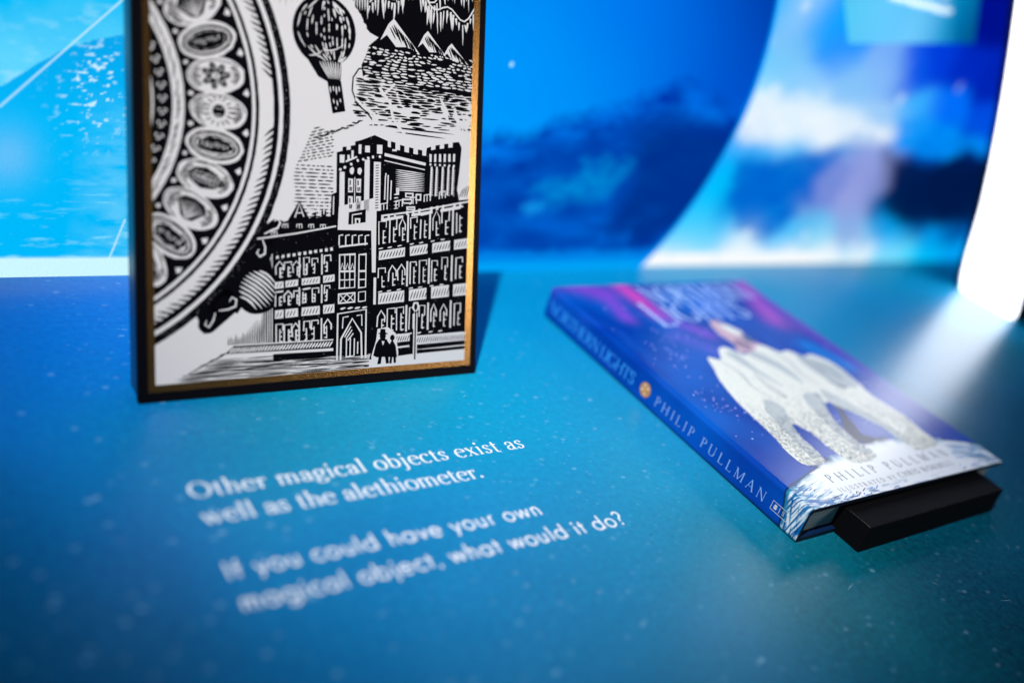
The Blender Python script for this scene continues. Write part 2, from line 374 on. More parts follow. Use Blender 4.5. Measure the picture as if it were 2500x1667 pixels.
def softpoly(P, X_, Z_, soft):
    """1 inside the outline, 0 outside, soft mm wide edge"""
    ins = np.zeros(X_.shape, bool); d = np.full(X_.shape, 1e9)
    for i in range(len(P)):
        x1, y1 = P[i]; x2, y2 = P[i - 1]
        if y1 != y2: ins ^= ((y1 > Z_) != (y2 > Z_)) & (X_ < (x2 - x1) * (Z_ - y1) / (y2 - y1) + x1)
        dx, dy = x2 - x1, y2 - y1; u = np.clip(((X_ - x1) * dx + (Z_ - y1) * dy) / (dx * dx + dy * dy + 1e-9), 0, 1)
        d = np.minimum(d, np.hypot(X_ - x1 - u * dx, Z_ - y1 - u * dy))
    return np.clip(.5 + np.where(ins, d, -d) / soft, 0, 1)
def over(c, k, rgb): return c + k[..., None] * (np.array(lin(rgb)) - c)
def mid_color(X_, Z_):
    c = rbf(MID_SKY, X_, Z_, 40, 2)
    n = fbm(X_ / 9, Z_ / 6, 301, 4); n2 = fbm(X_ / 30, Z_ / 14, 311, 3)
    R = sorted(MID_RIDGE); ridge = np.interp(X_, [q[0] for q in R], [q[1] for q in R]) + (fbm(X_ / 7, Z_ * 0, 321, 3) - .5) * 9
    k = np.clip((ridge - Z_) / 15 + .5, 0, 1) * .88
    low = np.array(lin((0, 88, 205))) + np.clip((n2 - .5) * 2.4, -.8, 1)[..., None] * (np.array(lin((0, 110, 228))) - np.array(lin((0, 60, 175))))
    c = c + k[..., None] * (np.clip(low, 0, 1) - c)
    c = over(c, k * np.clip((ridge - Z_ - 12) / 16, 0, 1) * .75, (0, 62, 168))
    c = over(c, k * np.clip((n - .5) * 5, 0, 1) * .45 * np.clip(1 - (ridge - Z_) / 45, 0, 1), (0, 45, 150))
    c = over(c, softpoly(MID_DARK, X_, Z_, 26) * .75, (0, 44, 132))
    c = over(c, softpoly(MID_PATCH, X_ + (n - .5) * 14, Z_ + (n2 - .5) * 10, 13) * (.25 + .75 * n), (0, 146, 222))
    c = over(c, softpoly(MID_SPOT, X_, Z_, 9) * .7, (20, 160, 245))
    c = over(c, np.clip((n2 - .55) * 6, 0, 1) * np.clip((60 - Z_) / 30, 0, 1) * .5, (0, 100, 215))
    c = over(c, np.clip((20 - Z_ + (n - .5) * 6) / 6, 0, 1) * .8, (0, 140, 240)); c = over(c, np.clip((11 - Z_) / 5, 0, 1) * .8, (0, 168, 252))
    return c
def right_detail(c, X_, Z_):
    n = fbm(X_ / 10, Z_ / 6, 401, 4); n2 = fbm(X_ / 26, Z_ / 14, 411, 3); xx = X_ + (n - .5) * 16; zz = Z_ + (n2 - .5) * 12
    c = over(c, softpoly(R_PALE, xx, zz, 26) * .35, (150, 205, 252))
    c = over(c, softpoly(R_BLUE, xx, zz, 14) * (.55 + .5 * n2), (0, 100, 208))
    c = over(c, softpoly(R_CLOUD, xx, zz, 16) * (.30 + .75 * n), (238, 248, 255))
    c = over(c, softpoly(R_CLOUD2, xx, zz, 9) * (.2 + .9 * n), (0, 150, 250))
    c = over(c, softpoly(R_RIDGE, xx, Z_ + (n - .5) * 7, 14) * .92, (0, 24, 74))
    c = over(c, softpoly(R_MAUVE, X_, Z_, 16) * .55, (150, 160, 224))
    c = over(c, np.clip((14 - Z_) / 3, 0, 1) * np.clip((905 - X_) / 60, 0, 1) * (.55 + .9 * fbm(X_ / 9, Z_ * 0, 421, 2)).clip(0, 1), (250, 253, 255))
    return c
def glow_mat(name, strength=1.0):
    mt = bpy.data.materials.new(name); mt.use_nodes = True
    nt = mt.node_tree
    for n in list(nt.nodes): nt.nodes.remove(n)
    out = nt.nodes.new("ShaderNodeOutputMaterial"); em = nt.nodes.new("ShaderNodeEmission")
    at = nt.nodes.new("ShaderNodeAttribute"); at.attribute_name = "picture"
    tc = nt.nodes.new("ShaderNodeTexCoord"); no = nt.nodes.new("ShaderNodeTexNoise"); no.inputs["Scale"].default_value = 900
    mp = nt.nodes.new("ShaderNodeMapping"); mp.inputs["Scale"].default_value = (1, 1, 2.2)
    mr = nt.nodes.new("ShaderNodeMapRange"); mr.inputs["To Min"].default_value = .86; mr.inputs["To Max"].default_value = 1.14
    mx = nt.nodes.new("ShaderNodeVectorMath"); mx.operation = 'SCALE'
    nt.links.new(tc.outputs["Object"], mp.inputs[0]); nt.links.new(mp.outputs[0], no.inputs["Vector"])
    nt.links.new(no.outputs["Fac"], mr.inputs["Value"])
    nt.links.new(at.outputs["Color"], mx.inputs[0]); nt.links.new(mr.outputs[0], mx.inputs["Scale"])
    nt.links.new(mx.outputs[0], em.inputs["Color"]); em.inputs["Strength"].default_value = strength
    nt.links.new(em.outputs[0], out.inputs[0])
    return mt
def set_picture(o, cols):
    ca = o.data.color_attributes.new("picture", 'FLOAT_COLOR', 'POINT')
    a = np.ones((len(cols), 4), np.float32); a[:, :3] = cols
    ca.data.foreach_set("color", a.ravel())
def grid_faces(nx, nz):
    i = np.arange(nx * nz).reshape(nz, nx)
    return np.stack([i[:-1, :-1], i[:-1, 1:], i[1:, 1:], i[1:, :-1]], -1).reshape(-1, 4).tolist()

black = mat("black_lacquer", (.0018, .0018, .004), .42, spec=.12, bump=.15, bscale=2500)
black_soft = mat("black_painted_wood", (.0022, .0022, .0035), .7, spec=.10, bump=.5, bscale=3500)
WALL_Y = 0.5535

# ---------------------------------------------------------------- the table and the words printed on it
def table_material():
    mt = bpy.data.materials.new("printed_tabletop"); mt.use_nodes = True
    nt = mt.node_tree; b = nt.nodes["Principled BSDF"]; N = nt.nodes.new; L = nt.links.new
    tc = N("ShaderNodeTexCoord")
    def noise(scale, detail=3, sc=(1, 1, 1), off=(0, 0, 0)):
        mp = N("ShaderNodeMapping"); mp.inputs["Scale"].default_value = sc; mp.inputs["Location"].default_value = off
        n = N("ShaderNodeTexNoise"); n.inputs["Scale"].default_value = scale; n.inputs["Detail"].default_value = detail
        L(tc.outputs["Object"], mp.inputs[0]); L(mp.outputs[0], n.inputs["Vector"]); return n.outputs["Fac"]
    def ramp(fac, stops):
        r = N("ShaderNodeValToRGB"); e = r.color_ramp.elements
        e[0].position, e[0].color = stops[0][0], (*stops[0][1], 1)
        e[1].position, e[1].color = stops[-1][0], (*stops[-1][1], 1)
        for p, c in stops[1:-1]:
            q = e.new(p); q.color = (*c, 1)
        L(fac, r.inputs[0]); return r.outputs[0]
    def mix(f, a, c, bt='MIX'):
        m_ = N("ShaderNodeMix"); m_.data_type = 'RGBA'; m_.blend_type = bt
        if isinstance(f, float): m_.inputs[0].default_value = f
        else: L(f, m_.inputs[0])
        for k, v in ((6, a), (7, c)):
            if isinstance(v, tuple): m_.inputs[k].default_value = (*v, 1)
            else: L(v, m_.inputs[k])
        return m_.outputs[2]
    # printed blues and teals, with pale light spill and dim corners painted in
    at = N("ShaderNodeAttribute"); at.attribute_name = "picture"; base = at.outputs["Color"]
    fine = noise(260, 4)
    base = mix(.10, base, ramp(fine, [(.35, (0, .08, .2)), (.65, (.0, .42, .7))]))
    # specks of printed snow, two sizes
    col = base
    for sc, rad, amt, off in ((60, .125, .26, (0, 0, 0)), (120, .14, .16, (3, 7, 0)), (30, .07, .34, (9, 2, 0))):
        mp = N("ShaderNodeMapping"); mp.inputs["Location"].default_value = off
        mp.inputs["Rotation"].default_value = (0, 0, .73); mp.inputs["Scale"].default_value = (1.0, 1.5, 1)
        v = N("ShaderNodeTexVoronoi"); v.voronoi_dimensions = '2D'; v.inputs["Scale"].default_value = sc
        L(tc.outputs["Object"], mp.inputs[0]); L(mp.outputs[0], v.inputs["Vector"])
        r = ramp(v.outputs["Distance"], [(rad * .55, (1, 1, 1)), (rad, (0, 0, 0))])
        # only some cells carry a speck, of uneven strength
        sep = N("ShaderNodeSeparateColor"); L(v.outputs["Color"], sep.inputs[0])
        k = ramp(sep.outputs[0], [(.55, (0, 0, 0)), (1.0, (amt, amt, amt))])
        mm = N("ShaderNodeMath"); mm.operation = 'MULTIPLY'; L(r, mm.inputs[0]); L(k, mm.inputs[1])
        dn = N("ShaderNodeMath"); dn.operation = 'MULTIPLY'; L(mm.outputs[0], dn.inputs[0])
        L(ramp(noise(5, 2, off=(sc, 0, 0)), [(.38, (.15, .15, .15)), (.58, (1, 1, 1))]), dn.inputs[1])
        col = mix(dn.outputs[0], col, (.40, .70, .92))
    L(col, b.inputs["Base Color"])
    b.inputs["Roughness"].default_value = .30
    b.inputs["Specular IOR Level"].default_value = .34
    L(ramp(noise(420, 3), [(.3, (.27, .27, .27)), (.7, (.37, .37, .37))]), b.inputs["Roughness"])
    bp = N("ShaderNodeBump"); bp.inputs["Strength"].default_value = .12; bp.inputs["Distance"].default_value = .0001
    L(fine, bp.inputs["Height"]); L(bp.outputs[0], b.inputs["Normal"])
    return mt
TABLE_PRINT_LIGHT=[(105,543,0.002,0.16,0.6),(127,496,0.002,0.15,0.58),(91,459,0.003,0.12,0.48),(120,418,0.004,0.15,0.5),(77,378,0.0034,0.085,0.306),(66,316,0.0025,0.0527,0.1736),(57,265,0.0014,0.0204,0.068),(115,327,0.005,0.13,0.38),(98,262,0.0028,0.0495,0.154),(153,395,0.0025,0.124,0.2604),(198,405,0.0025,0.155,0.2232),(245,404,0.0045,0.2025,0.285),(302,412,0.008,0.3,0.42),(199,351,0.0085,0.204,0.357),(274,360,0.02,0.26,0.44),(346,388,0.02,0.3,0.46),(383,444,0.004,0.3,0.5),(445,513,0.002,0.27,0.48),(413,391,0.015,0.3,0.48),(418,353,0.07,0.3,0.5),(411,304,0.06,0.3,0.46),(156,290,0.01,0.19,0.44),(213,287,0.03,0.22,0.46),(288,297,0.06,0.25,0.48),(324,272,0.09,0.27,0.5),(371,259,0.05,0.27,0.44),(423,263,0.03,0.27,0.4),(231,241,0.06,0.22,0.46),(277,227,0.09,0.24,0.46),(327,225,0.06,0.23,0.42),(230,206,0.03,0.18,0.4),(274,190,0.05,0.18,0.38),(155,242,0.006,0.105,0.27),(181,223,0.008,0.112,0.288),(379,218,0.012,0.24,0.34),(408,200,0.006,0.23,0.28),(445,174,0.005,0.22,0.25),(482,147,0.0026,0.1105,0.13),(331,183,0.012,0.16,0.32),(369,165,0.0064,0.104,0.224),(430,136,0.0024,0.066,0.12),(559,155,0.0018,0.06,0.12),(606,197,0.003,0.14,0.22),(499,112,0.0015,0.03,0.06),(686,219,0.0021,0.084,0.154),(821,296,0.0021,0.07,0.126),(863,354,0.004,0.13,0.2),(824,466,0.003,0.22,0.42),(752,510,0.003,0.26,0.45),(975,498,0.003,0.2,0.34),(794,396,0.006,0.22,0.4)]  # print colours with reflected lavender band, corner and board-foot shade painted in

table = bevel_box("tabletop", -1.0, 2.2, -1.1, .70, -.04, -.0005, black_soft, bev=.002)
def table_sheet():
    xs = np.concatenate([np.arange(-.995, -.1, .05), np.arange(-.1, 1.1, .008), np.arange(1.1, 2.2, .05)]); yy = np.concatenate([np.arange(-1.095, 0, .05), np.arange(0, .70, .008)])
    Xg, Yg = np.meshgrid(xs, yy); Xm, Ym = Xg * 1000, Yg * 1000
    A = np.array(TABLE_PRINT_LIGHT); num = 0; den = 0
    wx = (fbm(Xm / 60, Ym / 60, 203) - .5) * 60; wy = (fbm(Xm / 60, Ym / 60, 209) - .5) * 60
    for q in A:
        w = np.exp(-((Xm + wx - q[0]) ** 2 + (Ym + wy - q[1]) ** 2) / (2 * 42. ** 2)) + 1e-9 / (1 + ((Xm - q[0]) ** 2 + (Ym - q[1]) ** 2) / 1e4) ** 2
        num = num + w[..., None] * (np.array(q[2:]) * (.30, 1.02, 1.10) * np.clip(.16 + q[1] / 400, .24, 1.06)); den = den + w  # near rows darkened in the colour, imitating light falloff
    n = len(xs) * len(yy)
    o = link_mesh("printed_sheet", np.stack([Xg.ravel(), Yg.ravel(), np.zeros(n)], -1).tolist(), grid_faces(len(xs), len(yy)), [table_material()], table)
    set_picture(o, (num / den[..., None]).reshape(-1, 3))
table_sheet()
table['kind'] = 'structure'
vinyl = mat("white_print", (.80, .82, .86), .45, spec=.3)
def text_block(name, lines, font, size, bold):
    pr = Print((0, 0, 0), (1, 0, 0), (0, 1, 0))
    for txt, x, y, w in lines: lettering(pr, txt, font, x, y, size, 0, 1, width=w, bold=bold)
    o = pr.build(name, [vinyl], table); return o
t1 = text_block("printed_serif_text", [("Other magical objects exist as", 149.0, 342.0, 192.5), ("well as the alethiometer.", 149.0, 323.6, 152.5)], SERIF, 16.0, 1.12)
t1['label'] = "white serif sentence printed on the blue tabletop in front of the black framed print"
t2 = text_block("printed_sans_text", [("If you could have your own", 147.0, 288.6, 169.5), ("magical object, what would it do?", 147.0, 269.8, 213.0)], SANS, 14.2, 1.0)
scr_mat = mat("fine_scratch", (.35, .55, .65), .5)
prs = Print((0, 0, 0), (1, 0, 0), (0, 1, 0))
for (x, y, l, a) in ((254, 362, 6, 2.2), (268, 352, 3, 2.0), (330, 395, 4, .4), (420, 300, 7, 2.6), (455, 190, 8, .3), (560, 150, 9, 2.9), (610, 180, 5, .9), (390, 215, 6, 1.2), (200, 395, 4, .2), (700, 220, 8, 2.4), (300, 240, 5, 1.0), (520, 175, 4, 2.2)):
    prs.cut(x, y, x + l * math.cos(a), y + l * math.sin(a), .22, 0, 0, bend=.3)
for i in range(70):                 # dust
    prs.disc(rnd.uniform(120, 760), rnd.uniform(130, 520), rnd.uniform(.08, .2), rnd.uniform(.08, .16), 0, 0, 6)
prs.build("surface_scratches", [scr_mat], table)
t2['label'] = "white rounded sans serif question printed on the tabletop nearest the camera"

# ---------------------------------------------------------------- backlit wall picture
def left_color(Xm, Zm):
    g = fbm(Xm / 9, Zm / 4, 21, 4); g2 = fbm(Xm / 34, Zm / 26, 5, 3)
    ridge = np.interp(Xm, [60, 104, 113, 122, 130, 137, 146, 158, 180], [100, 112.5, 120, 127.5, 133, 138, 141.5, 146.5, 150]) + (fbm(Xm / 5, Zm * 0, 2, 3) - .5) * 2.2
    sky = np.array(lin((95, 214, 255))) * (1 - .0) ; deep = np.array(lin((0, 190, 250)))
    t = np.clip((Zm - 128) / 34 + (g2 - .5) * .9, 0, 1)[..., None]
    s = sky * (1 - t) + deep * t
    pale = np.clip((g - .52) * 3.2, 0, 1)[..., None] * np.clip(1 - (Zm - ridge) / 60, 0, 1)[..., None]
    s = s + pale * (np.array(lin((165, 232, 255))) - s) * .5
    mt_ = np.array(lin((0, 186, 252))); md = np.array(lin((8, 170, 240))); mp = np.array(lin((96, 205, 252)))
    q = np.clip((Zm - 95) / 45, 0, 1)[..., None]
    h = mt_ * (1 - q) + md * q
    right = np.clip((Xm - 140) / 26, 0, 1) * np.clip((118 - Zm) / 30, 0, 1) * np.clip(fbm(Xm / 14, Zm / 5, 31) * 2.4 - .55, 0, 1)
    h = h + (right[..., None] * .75) * (mp - h)
    blob = np.exp(-(((Xm - 108) / 13) ** 2 + ((Zm - 74) / 15) ** 2))
    h = h + blob[..., None] * .75 * (np.array(lin((110, 195, 250))) - h)
    wisps = np.clip(fbm(Xm / 16, Zm / 2.2, 41) - .60, 0, 1) * 5 * np.clip((75 - Zm) / 50, 0, 1)
    h = h + np.clip(wisps, 0, 1)[..., None] * (np.array(lin((140, 225, 255))) - h) * .7
    # snow flecks on the slope
    fl_ = np.clip((fbm(Xm / 3.2, Zm / 2.0, 51, 3) - .64) * 9, 0, 1) * np.exp(-(((Xm - 150) / 16) ** 2 + ((Zm - 116) / 24) ** 2))
    h = h + np.clip(fl_ * 1.4, 0, 1)[..., None] * (np.array(lin((200, 240, 255))) - h)
    up_ = np.clip((Zm - ridge) * 1.6 + .5, 0, 1)[..., None]
    c = h * (1 - up_) + s * up_
    for (ax, az, bx, bz, w) in ((103, 101, 162, 168, .55), (162, -4, 173, 38, .6)):
        dx, dz = bx - ax, bz - az; l = math.hypot(dx, dz)
        d = np.abs((Xm - ax) * dz - (Zm - az) * dx) / l; tt = ((Xm - ax) * dx + (Zm - az) * dz) / l
        k = np.clip(1.5 - d / w, 0, 1) * (tt > 0) * (tt < l)
        c = c + k[..., None] * .8 * (np.array(lin((190, 235, 255))) - c)
    strip = np.clip((13.5 - Zm) / 2.0, 0, 1)[..., None]
    c = c + strip * (np.array(lin((205, 248, 255))) - c)
    return c
def wall_mesh():
    xs = np.concatenate([np.arange(-.55, .085, .012), np.arange(.085, .20, .0008), np.arange(.20, .58, .012), np.arange(.58, 1.20, .003), np.arange(1.20, 1.46, .012)])
    zs = np.concatenate([np.arange(-.012, .19, .0009), np.arange(.19, .32, .003), np.arange(.32, .62, .012)])
    Xg, Zg = np.meshgrid(xs, zs); Xm, Zm = Xg * 1000, Zg * 1000
    cr = rbf(RIGHT, np.clip(Xm, 580, 1180), np.clip(Zm, -10, 290), 17, 3)
    cr = right_detail(cr, Xm, Zm)
    cl = left_color(np.clip(Xm, 70, 190), np.clip(Zm, -10, 185))
    # flakes of printed light in the right part
    rr = random.Random(5)
    for px_, pz_, rad, k in ((690, 238, 6, .5), (695, 165, 6.5, .55), (875, 176, 6, .5), (735, 33, 5, .7), (822, 31, 6, .5), (910, 19, 8, .6), (664, 205, 5, .3), (962, 196, 5, .25)):
        g = np.exp(-(((Xm - px_) / rad) ** 2 + ((Zm - pz_) / rad) ** 2) ** 2)
        cr = cr + (g * k)[..., None] * (np.array(lin((215, 240, 255))) - cr)
    t = np.clip((Xm - 380) / 60, 0, 1)[..., None]
    c = cl * (1 - t) + cr * t
    n = len(xs) * len(zs)
    V = np.stack([Xg.ravel(), np.full(n, WALL_Y), Zg.ravel()], -1)
    o = link_mesh("picture_panel", V.tolist(), grid_faces(len(xs), len(zs)), [glow_mat("backlit_picture", 1.0)])
    set_picture(o, c.reshape(-1, 3)); return o
mural = thing("backlit_wall", "tall glowing wall picture of pale snowy slopes and clouds standing behind the table", "wall picture", (0, WALL_Y, 0))
pm = wall_mesh(); pm.parent = mural; pm.location = (0, -WALL_Y, 0)
bk = bevel_box("backing_board", -.56, 1.47, WALL_Y + .0015, WALL_Y + .03, -.012, .63, black_soft, mural, 0); bk.location = (0, -WALL_Y, 0)

# caption panel printed on a sheet of its own, its writing too blurred to read
teal_cap = bpy.data.materials.new("teal_caption_sheet"); teal_cap.use_nodes = True
nt = teal_cap.node_tree; b = nt.nodes["Principled BSDF"]
b.inputs["Base Color"].default_value = (.02, .2, .3, 1)
tcn = nt.nodes.new("ShaderNodeTexCoord"); sp_ = nt.nodes.new("ShaderNodeSeparateXYZ"); rp = nt.nodes.new("ShaderNodeValToRGB")
mr = nt.nodes.new("ShaderNodeMapRange"); mr.inputs["From Min"].default_value = .74; mr.inputs["From Max"].default_value = .95
nt.links.new(tcn.outputs["Object"], sp_.inputs[0]); nt.links.new(sp_.outputs[0], mr.inputs["Value"]); nt.links.new(mr.outputs[0], rp.inputs[0])
e = rp.color_ramp.elements
e[0].position, e[0].color = .05, (*lin((0, 180, 225)), 1); e[1].position, e[1].color = .95, (*lin((0, 90, 140)), 1)
for p_, c_ in ((.35, (30, 165, 220)), (.5, (75, 170, 220)), (.62, (60, 155, 210)), (.68, (0, 140, 195)), (.85, (0, 105, 165))):
    q_ = e.new(p_); q_.color = (*lin(c_), 1)
nt.links.new(rp.outputs[0], b.inputs["Emission Color"]); b.inputs["Emission Strength"].default_value = .9
def caption_sheet():
    Q = [(.7595, .2165), (.9445, .2395), (.868, .358), (.672, .316)]
    V = [(x, y, z) for y in (WALL_Y - .0032, WALL_Y - .0012) for x, z in Q]
    return link_mesh("caption_sheet", V, [(0, 1, 2, 3), (7, 6, 5, 4), (0, 4, 5, 1), (1, 5, 6, 2), (2, 6, 7, 3), (3, 7, 4, 0)], [teal_cap])
cap = caption_sheet(); cap.parent = mural; cap.location = (0, -WALL_Y, 0)
capw = bpy.data.materials.new("lit_white_letters"); capw.use_nodes = True
bb = capw.node_tree.nodes["Principled BSDF"]; bb.inputs["Base Color"].default_value = (.8, .8, .8, 1)
bb.inputs["Emission Color"].default_value = (.75, .9, 1, 1); bb.inputs["Emission Strength"].default_value = .8
pr = Print((.0, WALL_Y - .0033, 0), (1, 0, 0), (0, 0, 1))
for li in range(3):
    x = 788 - li * 12
    while x < 884 - li * 14:
        l = rnd.uniform(2.0, 5.5)
        y = 261 + li * 13
        pr.cut(x, y, x + l, y + rnd.uniform(-1, 1), 5.5, 0, 1, taper='end'); pr.cut(x + 1, y - 3.6, x + 1.4, y + 4.4, 2.2, 0, 1)
        x += l + rnd.uniform(.3, 1.6)
lt = pr.build("caption_lettering", [capw], mural); lt.location = (0, -WALL_Y, 0)

# round darker screen in front of the wall, cut by the table
def disc_screen():
    cx, cz, R = .415, .160, .250
    nr, na = 150, 520
    V = []; r_arr = np.linspace(0.002, R, nr); a = np.linspace(0, 2 * math.pi, na, endpoint=False)
    Rg, Ag = np.meshgrid(r_arr, a, indexing='ij')
    X_ = cx + Rg * np.cos(Ag); Z_ = cz + Rg * np.sin(Ag)
    Z_ = np.maximum(Z_, -.010)
    c = mid_color(X_ * 1000, Z_ * 1000)
    t = np.clip((Rg - (R - .005)) / .003, 0, 1)[..., None]
    c = c * (1 - t) + np.array(lin((0, 165, 255))) * t
    n = nr * na
    V = np.stack([X_.ravel(), np.full(n, WALL_Y - .004), Z_.ravel()], -1).tolist()
    F = []
    for i in range(nr - 1):
        for j in range(na):
            k = (j + 1) % na
            F.append((i * na + j, (i + 1) * na + j, (i + 1) * na + k, i * na + k))
    o = link_mesh("screen_picture", V, F, [glow_mat("screen_glow", 1.0)])
    set_picture(o, c.reshape(-1, 3))
    # rim with its own thickness
    V2 = []; F2 = []
    for j in range(na):
        for rr, yy in ((R, WALL_Y - .0038), (R + .0015, WALL_Y - .0034), (R + .0015, WALL_Y - .0004)):
            V2.append((cx + rr * math.cos(a[j]), yy, max(-.010, cz + rr * math.sin(a[j]))))
    for j in range(na):
        k = (j + 1) % na
        for q in range(2): F2.append((j * 3 + q, j * 3 + q + 1, k * 3 + q + 1, k * 3 + q))
    rim = link_mesh("screen_rim", V2, F2, [capw2], smooth=True)
    return o, rim
capw2 = bpy.data.materials.new("lit_blue_rim"); capw2.use_nodes = True
bb = capw2.node_tree.nodes["Principled BSDF"]; bb.inputs["Base Color"].default_value = (.05, .4, .8, 1)
bb.inputs["Emission Color"].default_value = (*lin((0, 175, 255)), 1); bb.inputs["Emission Strength"].default_value = .9
scr = thing("round_screen", "large round deep blue screen on the wall between the print and the book", "screen", (.415, WALL_Y, 0))
for o in disc_screen():
    o.parent = scr; o.location = (-.415, -WALL_Y, 0)

# glowing white reveal of an arch that springs from the right end of the table and leans over it
arch_t = thing("light_arch", "bright white glowing curved light panel with black edges at the right end of the table", "light", (1.043, .46, 0))
PROF = [(1043, 0.6), (1038.5, 12), (1032, 24), (1023, 42), (1012, 70), (999.7, 98.3), (976.5, 141), (952, 182), (927.5, 220), (903, 255.5), (879, 289), (853, 323), (825, 357)]
wl = bpy.data.materials.new("white_diffuser_lit"); wl.use_nodes = True
bb = wl.node_tree.nodes["Principled BSDF"]; bb.inputs["Base Color"].default_value = (.9, .9, .9, 1)
bb.inputs["Emission Color"].default_value = (.93, .95, 1, 1); bb.inputs["Emission Strength"].default_value = 5.4
def arch_strip(name, ya, yb, off0, off1, mt, r=0.0):
    """box section ya..yb swept along the arch profile, from off0 to off1 mm outwards"""
    V = []; F = []; n = len(PROF)
    for i, (x, z) in enumerate(PROF):
        a = PROF[max(0, i - 1)]; b = PROF[min(n - 1, i + 1)]; dx, dz = b[0] - a[0], b[1] - a[1]; l = math.hypot(dx, dz)
        nx, nz = dz / l, -dx / l                      # outwards, away from the table
        for y, o in ((ya, off0), (yb, off0), (yb, off1), (ya, off1)):
            yy = y
            if r and i == 0: yy = y + (r if y == min(ya, yb) else -r) * .9
            V.append(((x + nx * o) / 1000, yy, max(.0006, (z + nz * o) / 1000) if i else .0006))
    for i in range(n - 1):
        for k in range(4):
            q = (k + 1) % 4; F.append((i * 4 + k, i * 4 + q, i * 4 + 4 + q, i * 4 + 4 + k))
    F.append((0, 1, 2, 3)); F.append(tuple((n - 1) * 4 + k for k in (3, 2, 1, 0)))
    o = link_mesh(name, V, F, [mt]); bm = bmesh.new(); bm.from_mesh(o.data); bmesh.ops.recalc_face_normals(bm, faces=bm.faces); bm.to_mesh(o.data); bm.free()
    o.parent = arch_t; o.location = (-1.043, -.46, 0); return o
arch_strip("diffuser", .4265, .4925, 0, 5, wl, .003)
arch_strip("front_edge", .4170, .4262, -1.0, 60, black)
arch_strip("back_edge", .4928, .4990, -1.5, 60, black)
arch_strip("housing", .4264, .4926, 5.4, 59, black_soft)

# ---------------------------------------------------------------- leaning framed woodcut
LEAN = math.radians(23.67)
P0 = Vector((.1467, .4179, 0)); UP = Vector((0, math.sin(LEAN), math.cos(LEAN)))
BW, BH = 206.6, 292.0
def bxf(P): return P0 + Vector((P.x, P.y, 0)) + UP * P.z
board = thing("framed_woodcut", "thick black block with gold edged black and white woodcut print leaning back at the left", "framed print", tuple(P0))
def att(o, par):
    o.parent = par; o.location = -Vector(par.location); return o
side = mat("black_block_side", (.006, .035, .10), .26, spec=.55, bump=.12, bscale=2500)  # blue glow of the wall on the black block, put into its colour
att(bevel_box("block_body", .0012, BW / 1000 - .0012, .0036, .0181, .0, BH / 1000 - .001, side, None, .0006, 2, bxf), board)
att(bevel_box("front_plate", 0, BW / 1000, 0, .0034, 0, BH / 1000, black, None, .0006, 3, bxf), board)
FN = Vector((1, 0, 0)).cross(UP)
org = P0 - FN * 0 + FN * 2e-5
gold = mat("gold_foil", (.80, .40, .12), .24, metal=1.0, bump=.35, bscale=1800, vary=.25)
paper = mat("print_paper", (.70, .69, .70), .7, spec=.25, bump=.25, bscale=1500, vary=.03)
inkm = mat("woodcut_ink", (.0012, .0012, .003), .55, spec=.06, vary=.5, bscale=2200)
U0, V0, U1, V1 = 8.8, 9.2, 197.6, BH - 9.2
pr = Print(org, (1, 0, 0), UP)
a_, b_ = 5.2, 5.4
for q in ([(a_, b_), (BW - 4.6, b_ + .4), (U1, V0), (U0, V0)], [(BW - 4.6, b_ + .4), (BW - 4.6, BH - 5), (U1, V1), (U1, V0)], [(BW - 4.6, BH - 5), (a_, BH - 5), (U0, V1), (U1, V1)], [(a_, BH - 5), (a_, b_), (U0, V0), (U0, V1)]):
    pr.poly(q, 0, 1)
att(pr.build("gold_border", [gold]), board)
pr = Print(org, (1, 0, 0), UP); pr.poly([(U0, V0), (U1, V0), (U1, V1), (U0, V1)], 0, 0)
att(pr.build("print_sheet", [paper]), board)

W = Print(org, (1, 0, 0), UP, clip=(U0, V0, U1, V1))
K, P_ = 1, 0                       # ink, paper
def jit(v, a=.3): return v + rnd.uniform(-a, a)
# --- ornamental wheel at the left edge
CX, CY = -54.0, 150.0
def pol(r, deg): return (CX + r * math.cos(math.radians(deg)), CY + r * math.sin(math.radians(deg)))
# scroll work growing out of the rim
W.poly([(40, 50), (52, 44), (56, 50), (72, 66), (70, 74), (80, 84), (80, 90), (66, 92), (50, 72)], K, 1); W.poly([(30, 44), (34, 34), (40, 36), (50, 44), (58, 52), (50, 62)], K, 1)
for (x, y, r) in ((63.5, 56, 13.4), (74, 88, 6.2), (66, 76, 5.2), (36, 39, 5.0), (46, 48, 5.5), (54, 66, 7), (60, 72, 6), (68, 82, 5), (44, 50, 8)):
    W.disc(x, y, r, r * .95, K, 1, 26, jit=.02)
W.ringband(CX, CY, 40, 135.6, -80, 80, K, 1, 150, .12)
W.ringband(CX, CY, 129.3, 131.6, -80, 80, P_, 2, 150, .10)
W.ringband(CX, CY, 118.2, 126.3, -80, 80, P_, 2, 150, .12)
W.ringband(CX, CY, 114.4, 116.3, -80, 80, P_, 2, 150, .08)
d = -62
while d < 66:
    if not (-3.5 < d < 6.5):
        l = rnd.uniform(4.2, 6.0); s_ = -1 if d > 0 else 1
        a = pol(127.2, d); b2 = pol(127.2 - l, d + s_ * (-2.3) * (l / 5))
        W.cut(a[0], a[1], b2[0], b2[1], 1.25, K, 3, taper='end')
    d += 1.62
